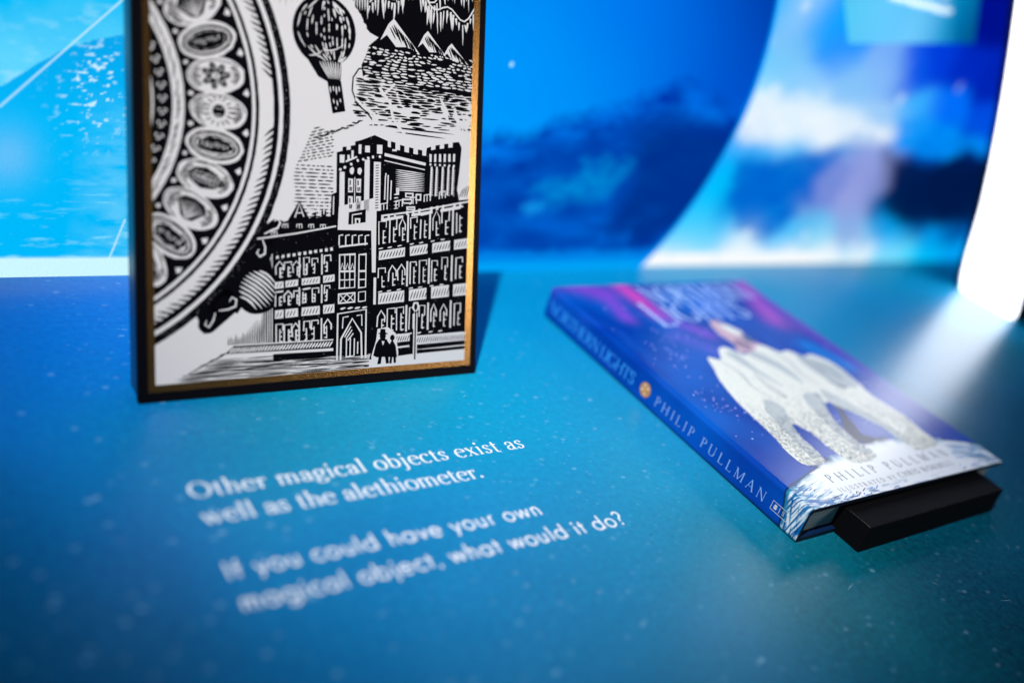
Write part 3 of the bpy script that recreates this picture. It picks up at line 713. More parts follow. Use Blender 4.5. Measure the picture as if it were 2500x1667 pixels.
# inner pale hoop with grain
W.ringband(CX, CY, 73.2, 79.2, -80, 80, P_, 2, 120, .1)
d = -66
while d < 66:
    a = pol(jit(75.6, .9), d); b2 = pol(jit(77.2, .9), d + rnd.uniform(3.2, 5.5))
    W.cut(a[0], a[1], b2[0], b2[1], .75, K, 3, bend=.3)
    d += rnd.uniform(2.2, 4.2)
W.ringband(CX, CY, 63.0, 64.0, -60, 60, P_, 2, 80)
d = -46
while d < 48:
    r = 68.5
    for (dr, dd, rot, ln) in ((0, 0, 40, 2.6), (1.4, 1.5, -35, 2.0), (-1.6, 1.2, 90, 1.9)):
        x, y = pol(r + dr, d + dd); rr_ = math.radians(rot + d)
        W.cut(x - math.cos(rr_) * ln / 2, y - math.sin(rr_) * ln / 2, x + math.cos(rr_) * ln / 2, y + math.sin(rr_) * ln / 2, 1.15, P_, 3)
    d += 5.2
# medallions with plain emblems: leaf, star, sun, shell, flower, spiral, wave
def local(cx, cy, rot):
    c, s = math.cos(rot), math.sin(rot)
    return lambda x, y: (cx + x * c - y * s, cy + x * s + y * c)
def emblem(kind, cx, cy, rot):
    T0 = local(cx, cy, rot); T = lambda x, y: T0(x * 1.12 + rnd.uniform(-.25, .25), y * 1.38 + rnd.uniform(-.25, .25))
    def ln(x0, y0, x1, y1, w, mi, lv, bend=0): a = T(x0, y0); b = T(x1, y1); W.cut(a[0], a[1], b[0], b[1], w, mi, lv, bend)
    if kind == 0:      # leaf
        W.poly([T(x, y) for x, y in ((-9, 0), (-6, 2.8), (-1, 3.9), (5, 2.6), (9.5, 0), (5, -2.8), (-1, -3.9), (-6, -2.7))], K, 4)
        ln(-8, 0, 8, 0, .6, P_, 5)
        for i in range(7):
            x = -6 + i * 1.9
            ln(x, .3, x + 1.9, 2.4, .5, P_, 5); ln(x, -.3, x + 1.9, -2.4, .5, P_, 5)
    elif kind == 1:    # sun
        W.disc(cx, cy, 3.3, 3.3, K, 4, 18, jit=.05)
        for i in range(16):
            a = 2 * math.pi * i / 16; ln(4 * math.cos(a), 3.8 * math.sin(a), 8.2 * math.cos(a), 5.6 * math.sin(a), .8, K, 4)
        ln(-1.5, .8, -.3, .8, .5, P_, 5); ln(.5, .8, 1.6, .8, .5, P_, 5); ln(-1.4, -1.2, 1.4, -1.2, .45, P_, 5, -.3)
    elif kind == 2:    # cloud
        for (x, y, r) in ((-5.2, -.4, 2.7), (-1.8, 1.4, 3.2), (2.2, 1.0, 3.4), (5.6, -.4, 2.7), (0, -1.6, 3.2)):
            a = T(x, y); W.disc(a[0], a[1], r, r * .8, K, 4, 16, jit=.06)
        for i in range(6): ln(-6 + i * 2, -1.2 + (i % 2), -4.6 + i * 2, .6 + (i % 2), .5, P_, 5, .4)
    elif kind == 3:    # flower
        for i in range(7):
            a = 2 * math.pi * i / 7; q = T(4.2 * math.cos(a), 2.9 * math.sin(a)); W.disc(q[0], q[1], 2.9, 1.7, K, 4, 14, rot + a, .06)
            ln(2.2 * math.cos(a), 1.6 * math.sin(a), 6.0 * math.cos(a), 4.0 * math.sin(a), .45, P_, 5)
        W.disc(cx, cy, 1.6, 1.5, P_, 6, 12, jit=.1); W.disc(cx, cy, .7, .7, K, 7, 8)
    elif kind == 4:    # shell
        W.poly([T(x, y) for x, y in ((-7.5, 1), (-5, 3.6), (0, 4.4), (5, 3.6), (7.5, 1), (3, -3.6), (0, -4.5), (-3, -3.6))], K, 4)
        for i in range(9): ln(0, -4, -6.6 + i * 1.65, 3.6 - abs(i - 4) * .55, .42, P_, 5)
    elif kind == 5:    # star
        q = []
        for i in range(12):
            a = math.pi * i / 6; r = 6.8 if i % 2 == 0 else 2.6; q.append(T(r * 1.15 * math.cos(a), r * .75 * math.sin(a)))
        W.poly(q, K, 4)
        for i in range(6):
            a = math.pi * i / 3; ln(.8 * math.cos(a), .6 * math.sin(a), 5.4 * math.cos(a), 3.8 * math.sin(a), .45, P_, 5)
    else:              # spiral
        q = []
        for i in range(46):
            a = i * .36; r = 6.6 * (1 - i / 50); q.append(T(r * 1.2 * math.cos(a), r * .72 * math.sin(a)))
        W.stroke(q, .8, K, 4)
step = 10.35; d = -53; i_ = 0
order = [0, 6, 4, 0, 5, 1, 3, 2, 4, 6, 3]
while d < 56:
    x, y = pol(96.6, d); rot = math.radians(d)
    light = (i_ % 3 != 1)
    rot += rnd.uniform(-.10, .10); W.disc(x, y, 15.2, 9.1, P_, 3 if i_ % 2 else 2, 26, rot, .025)
    T = local(x, y, rot)
    if light:
        W.stroke([T(14.1 * math.cos(t), 8.0 * math.sin(t) + rnd.uniform(-.15, .15)) for t in [rnd.uniform(0, 1) + j * math.pi / 12 for j in range(15)]], .5, K, 3.6)
        for k in range(8):          # engraver's shading at the ends of the oval
            yy = -4.2 + k * 1.2
            for sg in (-1, 1):
                a = T(sg * 12.6 * math.sqrt(max(.05, 1 - (yy / 7.2) ** 2)), yy); b2 = T(sg * rnd.uniform(6.2, 9), yy + rnd.uniform(-.3, .3))
                W.cut(a[0], a[1], b2[0], b2[1], .82, K, 4, taper='end')
        emblem(order[i_ % 11], x, y, rot)
    else:
        W.disc(x, y, 13.4, 7.2, K, 3.4, 34, rot, .02)
        W.stroke([T(11.6 * math.cos(t), 5.6 * math.sin(t) + rnd.uniform(-.3, .3)) for t in [j * math.pi / 14 for j in range(29)]], .8, P_, 4)
        W.disc(x, y, 10.0, 4.6, P_, 4, 30, rot, .08); W.disc(x, y, 9.2, 4.0, K, 4.5, 30, rot, .1)
        for k in range(9):
            xx = -6.5 + k * 1.6; a = T(xx, rnd.uniform(-2.2, -.4)); b2 = T(xx + rnd.uniform(-.6, .6), rnd.uniform(.6, 2.4)); W.cut(a[0], a[1], b2[0], b2[1], .6, P_, 6)
    # small gouges in the gaps
    g = pol(111.2, d + step / 2); q = math.radians(d + step / 2)
    W.poly([(g[0] + 2.0 * math.cos(q), g[1] + 2.0 * math.sin(q)), (g[0] + .8 * math.cos(q) - 2.6 * math.sin(q), g[1] + .8 * math.sin(q) + 2.6 * math.cos(q)), (g[0] - 1.6 * math.cos(q), g[1] - 1.6 * math.sin(q)), (g[0] + .8 * math.cos(q) + 1.6 * math.sin(q), g[1] + .8 * math.sin(q) - 1.6 * math.cos(q))], P_, 3)
    g = pol(82.6, d + step / 2); W.disc(g[0], g[1], 1.3, 1.1, P_, 3, 9, jit=.2)
    d += step; i_ += 1
# ball and curls
for i in range(9):
    t = -8.6 + i * 2.15; L_ = math.sqrt(max(1, 10.4 ** 2 - t * t))
    c_, s_ = math.cos(math.radians(-38)), math.sin(math.radians(-38))
    a = (63.3 - L_ * c_ - t * s_ * -1 * -1, 56.2 - L_ * s_ + t * c_); b2 = (63.3 + L_ * c_ - t * s_, 56.2 + L_ * s_ + t * c_)
    a = (63.3 - L_ * c_ - t * s_, 56.2 - L_ * s_ + t * c_)
    W.cut(a[0], a[1], b2[0], b2[1], 1.25, P_, 2, bend=1.2)
def hook(P, w): W.stroke(P, [w * (.3 + .7 * math.sin(math.pi * min(1, (i + .6) / len(P)))) for i in range(len(P))], P_, 2)
hook([(67, 86), (71, 88), (74.5, 89.2), (76, 92), (74.8, 94), (72.6, 93)], 1.2)
hook([(66, 83), (67.5, 79), (67.3, 75.5), (64.5, 74), (62.8, 76), (64, 78)], 1.2)
hook([(42, 46), (47, 46.5), (51, 48), (51.5, 51.5), (49, 52.8), (47.6, 50.5)], 1.1)
hook([(40, 45), (39, 41), (36.5, 37.5), (34.6, 39), (35.4, 41.2)], 1.0)
# --- air balloon
bx, by, br = 101.2, 194.5, 18.6
env = []
for i in range(40):
    a = math.radians(-58 + (296) * i / 39); env.append((bx + br * math.cos(a), by + br * 1.0 * math.sin(a)))
env += [(97.5, 170.5), (103.0, 168.2), (110.8, 168.8), (111.3, 176)]
W.poly(env, K, 1)
W.poly([(102.9, 168.6), (111.2, 169.2), (114.0, 153.4), (106.2, 151.6)], K, 1)
for i in range(13):        # gores: light cut between the seams
    f = (i - 6) / 6.0 + rnd.uniform(-.04, .04)
    for seg in range(9):
        t0 = 1.0 - seg * .21 - rnd.uniform(0, .12); t1 = t0 - rnd.uniform(.09, .36 if f > -.4 else .5)
        def pt(t):
            z = max(-1.0, min(1.0, t)); w_ = math.sqrt(max(0, 1 - z * z * .92)) * br * .86
            y = by + z * br * .86
            return (bx + f * w_ * .96 + (4.5 * max(0, -z) ** 2), y)
        if f > .45 and seg < 4: lw = 1.25
        elif f < -.35: lw = .75
        else: lw = .85
        if rnd.random() < (.38 if f < -.3 else .78):
            a = pt(t0); b2 = pt(max(t1, -.98)); W.cut(a[0], a[1], b2[0], b2[1], lw, P_, 2)
for i in range(9):
    f = (i - 4) / 4.4
    W.cut(104.5 + f * 7, 179.5 - abs(f), 107 + f * 3.2, 169.8, .7, P_, 2)
W.cut(92, 181, 100, 184.5, .7, P_, 2, -1); W.cut(100, 184.5, 113, 189, .7, P_, 2, -1.5)
for (x, y, l) in ((104.6, 166, 3.4), (106.4, 166.4, 3), (108.2, 166.2, 4.4), (109.8, 166.4, 3), (106.6, 159.5, 2.6), (108.8, 159, 3.2), (110.6, 160, 2.2), (108, 155.3, 1.4)):
    W.cut(x, y, x + .5, y - l, .8, P_, 2)
# --- a few strokes of cloud shading at the very top
for i in range(7):
    x = 72 + i * 3.2; W.cut(x, 232, x + .5, 204.5 + rnd.uniform(0, 4), .7, K, 1)
# --- hills and peaks, upper right
hill = [(114, 292), (113, 226), (116, 215)]
for i in range(14): hill.append((117 + rnd.uniform(0, 1.5) + i * .7, 212 - i * 1.0))
hill += [(128.5, 197), (134, 195), (128, 190), (126, 184), (123.5, 179), (124.5, 173), (200, 168), (200, 292)]
W.poly(hill, K, 1)
for row, (y0, y1, x0) in enumerate(((204, 229, 128), (210, 238, 122), (222, 250, 120), (236, 262, 118), (248, 275, 118), (262, 289, 118))):
    x = x0
    while x < 199:      # ridges with falling light cuts
        top = y1 - 12 - 6 * math.sin(x / 9 + row * 2) - 4 * math.sin(x / 3.7)
        W.cut(x, top, x + rnd.uniform(-.8, 1.2), top - rnd.uniform(3, 12), rnd.uniform(.7, 1.5), P_, 2, taper='end'); x += rnd.uniform(1.5, 2.6)
    ridge = [(x0 + k * 3, y1 - 10 - 6 * math.sin((x0 + k * 3) / 9 + row * 2) - 4 * math.sin((x0 + k * 3) / 3.7)) for k in range(int((200 - x0) / 3) + 1)]
    W.stroke(ridge, .9, P_, 2)
x = 117
while x < 128:
    W.cut(x, 222, x + .3, 205 + rnd.uniform(-2, 4), .9, P_, 2); x += 1.6
for (px_, py_, w_, h_) in ((143.5, 206.5, 17, 17), (166, 202.5, 13, 13), (182.5, 197.5, 12, 11)):
    W.poly([(px_, py_), (px_ + w_, py_ - h_), (px_ + w_ * .5, py_ - h_ * .86), (px_ + w_ * .1, py_ - h_ * .9), (px_ - w_ * .25, py_ - h_ * .55), (px_ - w_ * .5, py_ - h_ * .75), (px_ - w_ * .2, py_ - h_ * .2)], P_, 3)
    for k in range(13):
        f = k / 13; x = px_ - w_ * .15 + f * w_ * .95; y = py_ - h_ * .18 - abs(f - .15) * h_ * .72
        W.cut(x, y, x + h_ * .24, y - h_ * rnd.uniform(.35, .6), .85, K, 4)
# stippled foothills fading into light horizontal cuts
y = 189.0
while y > 171:
    x = 124 + rnd.uniform(0, 2); fr = (190 - y) / 20
    while x < 199:
        l = rnd.uniform(1.6, 3.6) * (1 + fr)
        if rnd.random() < .62 + .3 * fr:
            W.cut(x, y + rnd.uniform(-.5, .5), x + l, y + rnd.uniform(-.5, .5), rnd.uniform(.7, 1.3), P_, 2)
        x += l + rnd.uniform(.4, 1.2)
    y -= 1.55
y = 171.5
while y > 146.5:
    f = (171.5 - y) / 25; x = 118 + (0 if y > 152 else 3) + rnd.uniform(-1, 2) - (0 if y < 160 else -2)
    while x < 199:
        l = rnd.uniform(4, 12)
        if rnd.random() < (1 - .35 * f): W.cut(x, y + rnd.uniform(-.4, .4), x + l, y + rnd.uniform(-.5, .5), rnd.uniform(.8, 1.75) * (1 - .2 * f), K, 1)
        x += l * rnd.uniform(.8, 1.05) + f * 2
    y -= 1.42
W.stroke([(128, 178), (122, 177), (118.5, 172), (118, 165), (121, 158), (127, 154), (131, 150)], .9, K, 2)
W.stroke([(120, 161), (126, 156), (132, 153.5), (135, 148), (136, 144)], 1.5, P_, 5); W.stroke([(127, 156), (131, 152), (131.5, 146), (133, 143)], 1.1, P_, 5)
W.stroke([(135, 168), (142, 160), (144, 152), (148, 147), (152, 143.5)], 1.7, P_, 5); W.stroke([(135, 168), (137, 164), (141, 167), (145, 171)], 1.3, P_, 5)
for i in range(12):
    x = 170 + rnd.uniform(0, 22); W.cut(x, 163 - (x - 170) * .4 + rnd.uniform(-3, 6), x + rnd.uniform(3, 8), 157 - (x - 170) * .5 + rnd.uniform(-3, 3), 1.6, P_, 5)
W.cut(140, 147, 186, 145.6, 1.0, K, 1); W.cut(146, 144.4, 180, 142.8, .8, K, 1)
# --- smoke of horizontal strokes left of the tower
y = 141.0
while y > 90:
    f = (141 - y) / 51
    xl = 84 + 12 * max(0, 1 - f * 2.6) + (0 if f < .75 else (f - .75) * 26); xr = 106.5 - (0 if f > .10 else (f * 0 - 12 * (0.1 - f) * 10 * -1))
    x = xl + rnd.uniform(-.6, .6)
    while x < min(xr, 107):
        l = min(rnd.uniform(2.2, 9) if f > .4 else rnd.uniform(1.4, 4), 107.3 - x)
        sl = .30 * (1 - f) if f < .35 else 0
        if l > 1: W.cut(x, y + (x - 84) * sl, x + l, y + (x + l - 84) * sl, .8, K, 1)
        x += l + rnd.uniform(.3, .9)
    y -= 1.95 if f > .35 else 1.5
for i in range(16):
    x = 96 + i * 1.7; W.cut(x, 137.5 + (x - 96) * .42 + rnd.uniform(-1, 1), x + 3.6, 138.6 + (x - 96) * .42 + rnd.uniform(-1, 1), .8, K, 1)
# --- battlemented building
def sk(u, v): return (u, v + (u - 130) * .0021 * (v - 17) if v > 17 else v)
def skp(L_): return [sk(*p) for p in L_]
# far hatching at the left of the wing
for i in range(20):
    x = 47 + i * 1.32
    top = 31 + max(0, (x - 50)) * .75 if x < 66.5 else 84 - rnd.uniform(0, 3)
    W.cut(x, 27.5, x + .2, top + rnd.uniform(-2, 2), .72 if x < 62 else .8, K, 1, taper='end')
W.poly([(72, 17.5), (71.5, 84.6), (109.5, 91), (110, 17.5)], K, 1)
W.poly([(64, 84), (70, 88.5), (78, 90), (78.5, 93), (80, 93), (87, 104), (93, 94.5), (95, 98), (97, 98), (97, 95), (100, 95.5), (100, 99), (103, 99), (103, 96), (105.5, 96), (106, 108), (111, 110), (111, 84)], K, 1)
W.poly([(109, 17.5), (109, 127.5)] + [(109, 131), (112.5, 132), (112.5, 134), (115, 134.5), (115, 132.5), (117.5, 133), (117.5, 135), (120.3, 135.6), (120.3, 137.5), (124, 138.5), (132.5, 141.8), (141, 139), (141, 135.8), (143, 135.5), (143, 139), (146, 138.4), (146, 134.6), (149, 134.2), (149, 137.4), (152, 136.8), (152, 133.6), (155, 133.2), (155, 136.4), (158, 135.9), (158, 132.8), (161, 132.5), (161, 135.5), (164, 135.1), (164, 132.2), (166.5, 132), (167, 136.6), (170, 137.6), (170, 135.4), (173, 136.2), (173, 138.4), (176, 139), (176, 136.6), (179, 137), (179, 139.6), (182, 140), (182, 137.6), (185, 138), (185, 140.8), (189.5, 141.4), (191.5, 138), (190.5, 125.5), (189, 113), (190, 110), (199, 112), (199, 17.5)], K, 1)
def box(x0, y0, x1, y1, mi=P_, lv=2, s=True, j=.12):
    q = [(jit(x0, j), jit(y0, j)), (jit(x1, j), jit(y0, j)), (jit(x1, j), jit(y1, j)), (jit(x0, j), jit(y1, j))]
    W.poly(skp(q) if s else q, mi, lv)
# tower details
for (x0, y0, x1, y1) in ((110.8, 125.5, 113.8, 129.8), (115.5, 127, 117, 130), (118, 128, 119.4, 132.5), (126.5, 132, 129.6, 135.6), (134, 131.5, 137.6, 136.6), (122.4, 131, 124.2, 136), (144, 133.5, 147, 134.6)):
    box(x0, y0, x1, y1, s=False)
for (x, y) in ((111.4, 121.8), (114, 123), (118, 125), (122, 127.2), (125.4, 128), (128.6, 128.8), (131.6, 129.6), (136, 130)):
    W.disc(x, y, .85, .85, P_, 2, 8, jit=.15)
W.stroke([(114.5, 126.2), (121.5, 129.2)], 1.0, P_, 2); W.stroke([(139, 131.4), (166.5, 127.2)], 1.7, P_, 2); W.stroke([(139, 128), (166, 124)], .6, P_, 2)
for i in range(8): box(141 + i * 3.1, 128.4 - i * .45, 142.4 + i * 3.1, 129.4 - i * .45, K, 3, s=False)
box(110.9, 99.5, 114.0, 120.5, s=False); box(126.3, 99.5, 129.6, 128, s=False); 
box(132.2, 99.5, 136.6, 127, s=False)
for i in range(17): W.cut(133.2, 101 + i * 1.5, 135.7, 101.3 + i * 1.5, .62, K, 3)
for x in (117.6, 122.6):
    for yb in (99.8, 109.5): 
        box(x - 1.3, yb, x + 1.6, yb + 7.6, s=False); box(x - .6, yb + .7, x + .2, yb + 3.0, K, 3, s=False); box(x - .6, yb + 4, x + .2, yb + 6.6, K, 3, s=False); box(x + .5, yb + .7, x + 1.1, yb + 3.0, K, 3, s=False)
for x in (118.5, 123.2): W.disc(x, 121.5, 1.4, 2.0, P_, 2, 10, jit=.15)
W.stroke([(120.3, 99), (120.3, 118)], .5, P_, 2)
for x, y0, y1 in ((139.5, 106, 119), (141.3, 104, 120), (143.4, 106, 117), (139.8, 118, 121)): W.stroke([(x, y0), (x + .3, y1)], .8, P_, 2)
for i in range(11):
    W.cut(146.5, 123.2 - i * 1.15, 166.0, 121.6 - i * 1.0, .72, P_, 2)
for (x0, y0, x1, y1) in ((151, 104, 158, 107), (153, 107.6, 158.6, 110.4), (160, 106, 164, 110), (147, 109, 149, 113), (154, 100.5, 160, 102.6)):
    box(x0, y0, x1, y1, s=False, lv=3)
    box(x0 + 1, y0 + .8, x1 - 1, y1 - .9, K, 4, s=False)
for i in range(5): W.cut(145.5, 101 + i * 2, 148.6, 101.4 + i * 2, .8, P_, 3)
for k, x in enumerate((170.2, 173.8, 178.0, 182.0, 185.4)):
    W.stroke([(x, 108.5 + k * .4), (x + .5, 126 + k * .2)], 1.25, P_, 2)
    for i in range(11): W.cut(x + .6, 110 + i * 1.45, x + 1.7, 109.4 + i * 1.45, .55, P_, 2)
for i in range(6):
    x = 169 + i * 3.3; box(x, 128.6 + i * .2, x + 1.5, 133.2 + i * .2, s=False)
    W.disc(x + .8, 127.2, .8, .7, P_, 2, 8)
# gable to the right, white wedge of sky
W.poly([(189.5, 112.5), (199, 124), (199, 108), (190.5, 107)], P_, 2)
for i in range(5): W.cut(190.6 + i * 1.7, 108.6, 193.6 + i * 1.5, 114.4 + i, .6, K, 3)
# dormers over the eaves
for x in (139, 149, 158.5, 168, 178.5):
    q = 98.6 + (x - 139) * .02
    W.stroke(skp([(x - 2, q), (x - 2, q + 3.6), (x + 2.2, q + 3.6), (x + 2.2, q)]), .8, P_, 2); W.stroke(skp([(x, q), (x, q + 3.2)]), .6, P_, 2)
for x in (72.5, 78.8, 87, 94, 101):
    q = 91.2 if x > 76 else 87.2
    W.stroke([(x - 1.5, q - 2 + (x - 66) * .02), (x - 1.5, q), (x + 1.5, q + .2), (x + 1.5, q - 1.8)], .6, P_, 2); W.stroke([(x, q - 2), (x, q)], .45, P_, 2)
W.stroke([(84.4, 95), (87, 102.5), (89.6, 95.5)], .8, P_, 2); W.stroke([(85.2, 97.4), (88.8, 97.6)], .6, P_, 2)
for i in range(6): W.cut(91.8, 96 + i * 1.6, 96, 96.3 + i * 1.6, .6, P_, 2)
for x in (98.5, 101.5, 104.6, 107.2): W.stroke([(x, 97), (x + .2, 107)], .7, P_, 2)
# eaves
W.stroke([(63, 83.4), (85, 86.4), (109, 90.6)], .85, P_, 2); W.stroke([(137.5, 96.8), (160, 99.8), (198.5, 106.6)], 1.0, P_, 2)
# windows of both wings
def window(x, y, w, h, side=1):
    w *= rnd.uniform(.82, 1.12); h *= rnd.uniform(.90, 1.04); x += rnd.uniform(-.35, .35); q = lambda: rnd.uniform(-.22, .22); k_ = rnd.random()
    lw = rnd.uniform(.62, .95)
    if k_ < .55:
        W.stroke(skp([(x - w / 2 + q(), y + q() + (h * .5 if rnd.random() < .35 else 0)), (x - w / 2 + q(), y + h + q()), (x + w / 2 + q(), y + h * .98 + q()), (x + w / 2 + q(), y + h * rnd.uniform(.5, .8))]), lw, P_, 2)
    elif k_ < .8:   # pointed head
        W.stroke(skp([(x - w / 2 + q(), y + h * .25), (x - w / 2 + q(), y + h * .72), (x + q(), y + h), (x + w / 2 + q(), y + h * .72), (x + w / 2, y + h * .45)]), lw, P_, 2)
    else:
        W.stroke(skp([(x - w / 2, y + h + q()), (x + w / 2, y + h + q())]), lw * 1.2, P_, 2); W.stroke(skp([(x - w / 2 + q(), y), (x - w / 2 + q(), y + h * .8)]), lw, P_, 2)
    xa = x + side * w * .08 + q()
    W.stroke(skp([(xa, y + .2), (xa + q(), y + h * rnd.uniform(.58, .76))]), rnd.uniform(.55, .95), P_, 2)
    for k in range(rnd.choice((2, 3, 3))):
        yy = y + .5 + k * h * .26 + q(); a = sk(xa, yy); b2 = sk(xa + side * w * rnd.uniform(.3, .48), yy + q()); W.cut(a[0], a[1], b2[0], b2[1], rnd.uniform(.7, 1.1), P_, 2, taper='end')
xs_r = [138.5, 145.2, 151.4, 159.6, 166.2, 174.5, 181.6, 191.8]
for fl_, (yb, h) in enumerate(((79.5, 13.5), (55, 12), (29.5, 13))):
    for x in xs_r: window(x, yb, 4.6, h, 1)
    for x in (155.4, 170.4, 186.6): W.stroke(skp([(x, yb - 1), (x, yb + h + 1)]), 1.2, P_, 2)
    for x in (136, 141.8, 148.4, 156.6, 163, 171, 178): W.cut(*sk(x, yb - 2.4), *sk(x + 3.2, yb - 2.2), .9, P_, 2)
for yb, h in ((70.8, 5.2), (45.6, 6.4)):
    for (x0, x1) in ((136.4, 153.6), (157, 169), (172.4, 185), (188, 198)):
        box(x0, yb, x1, yb + h)
        n = int((x1 - x0) / 2.0)
        for k in range(n): W.cut(*sk(x0 + 1 + k * 2.0, yb + .8), *sk(x0 + 2.7 + k * 2.0, yb + h - .9), .62, K, 3)
for i in range(14):
    x = 137.5 + i * 4.1
    if i % 4 != 3: box(x, 93.6, x + 1.6, 95.8)
for i in range(3): box(137.5 + i * 20, 92.2, 152 + i * 20, 93.8)
xs_l = [75.4, 80.6, 85.2, 91.6, 96.8, 104.2]
for (yb, h) in ((68, 10), (51, 9), (28.5, 11.5)):
    for x in xs_l: window(x, yb, 4.0, h, 1 if x < 90 else -1)
    for x in (87.2, 100.6): W.stroke(skp([(x, yb - 1), (x, yb + h + 1)]), .9, P_, 2)
for i in range(11): box(73.6 + i * 3.2, 80.2, 75.2 + i * 3.2, 82)
for yb, h in ((62, 4), (43.5, 5)):
    for (x0, x1) in ((73, 78), (79, 86.4), (88.6, 99.5), (101.5, 108.5)):
        box(x0, yb, x1, yb + h)
        for k in range(int((x1 - x0) / 1.9)): W.cut(*sk(x0 + .8 + k * 1.9, yb + .6), *sk(x0 + 2.2 + k * 1.9, yb + h - .7), .55, K, 3)
# gate tower between the wings
W.poly([(110, 88.6), (110.6, 101.5), (132.8, 106.8), (134.4, 105.6), (134.4, 64.5), (132, 64.5), (131.2, 88.4)], P_, 2)
W.poly([(116.5, 91.5), (116.8, 98.4), (127.5, 100.4), (127.5, 93)], K, 3)
W.stroke([(119, 92), (119, 97), (125, 98)], .7, P_, 4); box(120.6, 92, 124, 95.2, P_, 4, s=False); box(121.5, 92.4, 123, 94.4, K, 5, s=False)
W.stroke([(134, 61.5), (134, 46)], 1.7, P_, 2)
for i in range(5): W.stroke([(111 + i * 4.1, 80), (111 + i * 4.1, 85.4), (113.4 + i * 4.1, 85.8)], .8, P_, 2)
W.stroke([(111, 79.2), (129, 81)], 1.0, P_, 2)
for (x0, x1) in ((111, 121.4), (123.2, 128.4)):
    W.poly([(x0, 55.5), (x1, 56), (x1, 75.6), (x0, 75)], P_, 2)
    c_n = 3 if x1 - x0 > 7 else 1; cw_ = (x1 - x0 - .9) / c_n
    for r_i in range(3):
        for c_i in range(c_n):
            yy = 56.4 + r_i * 4.6 if r_i < 2 else 66
            hh = 3.9 if r_i < 2 else 8.4
            box(x0 + .8 + c_i * cw_, yy, x0 + .2 + (c_i + 1) * cw_, yy + hh, K, 3, s=False, j=.08)
    if c_n == 3:
        for c_i in range(3): W.stroke([(x0 + 1 + c_i * cw_, 66.5), (x0 + .6 + (c_i + .5) * cw_, 70), (x0 + (c_i + 1) * cw_, 66.5)], .55, P_, 4)
W.poly([(110.6, 47), (121.6, 47.6), (121.6, 53.6), (110.6, 53)], P_, 2)
W.poly([(111.5, 47.9), (120.8, 48.4), (120.8, 52.7), (111.5, 52.2)], K, 3)
for a, b2 in (((111.8, 48), (116, 52.4)), ((116, 48), (120.4, 52.6)), ((116, 48), (111.8, 52.2)), ((120.6, 48.4), (116.2, 52.4))): W.stroke([a, b2], .6, P_, 4)
W.stroke([(123.6, 48), (123.6, 53.4), (128, 53.8), (128, 48.4), (123.6, 48)], .7, P_, 2)
for i in range(4): W.cut(112 + i * 4.6, 44.2, 115.6 + i * 4.6, 44.8, 1.1, P_, 2)
W.stroke([(110.4, 15), (110.6, 41.5), (128.6, 43.4), (128.6, 15)], 1.1, P_, 2)
W.stroke([(112.6, 15), (112.8, 27), (114, 29), (119.8, 38.5), (125.6, 30), (126.2, 15)], 1.1, P_, 2)
W.stroke([(113.6, 33), (114, 39.4), (117.4, 39.8)], .7, P_, 2); W.stroke([(126, 34), (125.8, 40.4), (122.6, 40)], .7, P_, 2)
for i in range(3): W.stroke([(115 + i, 28 - i), (119 + i * .8, 34 - i * 2)], .7, P_, 2)
for (x, y0, y1) in ((116.2, 17, 27), (118.6, 17, 28), (121.2, 17, 27), (123.4, 18, 25)): W.stroke([(x, y0), (x + .1, y1)], .75, P_, 2)
W.cut(115.4, 16.6, 121.5, 17, .9, P_, 2)
# pavement, kerb, road
W.poly([(45, 22.8), (50.5, 27.4), (110, 26.8), (110, 21.6)], K, 1); W.poly([(44, 21.5), (108, 20.6), (108, 22.2), (45, 22.8)], P_, 2)
i = 0; x = 47.5
while x < 107:
    W.cut(x, 23.0, x + 2.4, 26.2, 1.0, P_, 2); x += 1.75
W.stroke([(50.5, 27.2), (108, 27.0)], .7, P_, 2)
for (x0, x1, y0, y1) in ((141, 158, 22.6, 27.4), (160.5, 198.6, 20.8, 26.2)):
    W.poly([(x0, y0), (x1, y0 + .8), (x1, y1 + .8), (x0, y1)], P_, 2)
    x = x0 + .8
    while x < x1 - 1.6: W.cut(x, y0 + .9, x + 1.5, y1 - .5, .6, K, 3); x += 1.6
W.stroke([(141, 19.6), (158, 20.4)], 1.0, P_, 2); W.stroke([(160.5, 17.6), (198.6, 18.6)], .7, P_, 2)
W.poly([(131, 9), (131, 13.5), (160, 14.6), (199, 16.2), (199, 9)], P_, 4)
W.poly([(132, 17.8), (199, 17.8), (199, 16.2), (160, 15.4), (131, 14)], K, 3.5)
for i in range(14):
    y = 19.8 - i * .78; x0 = 40 - i * 1.7 + rnd.uniform(-3, 3)
    x = x0
    while x < 128:
        l = rnd.uniform(14, 38); W.cut(x, y, min(132, x + l), y + rnd.uniform(-.5, .4), rnd.uniform(.32, .8), K, 1); x += l * rnd.uniform(.75, 1.1)
for i in range(9): W.cut(22 + i * 2.6 + rnd.uniform(-1, 1), 12.5 + i * 1.2, 25 + i * 2.8, 13.1 + i * 1.3, .8, K, 1)
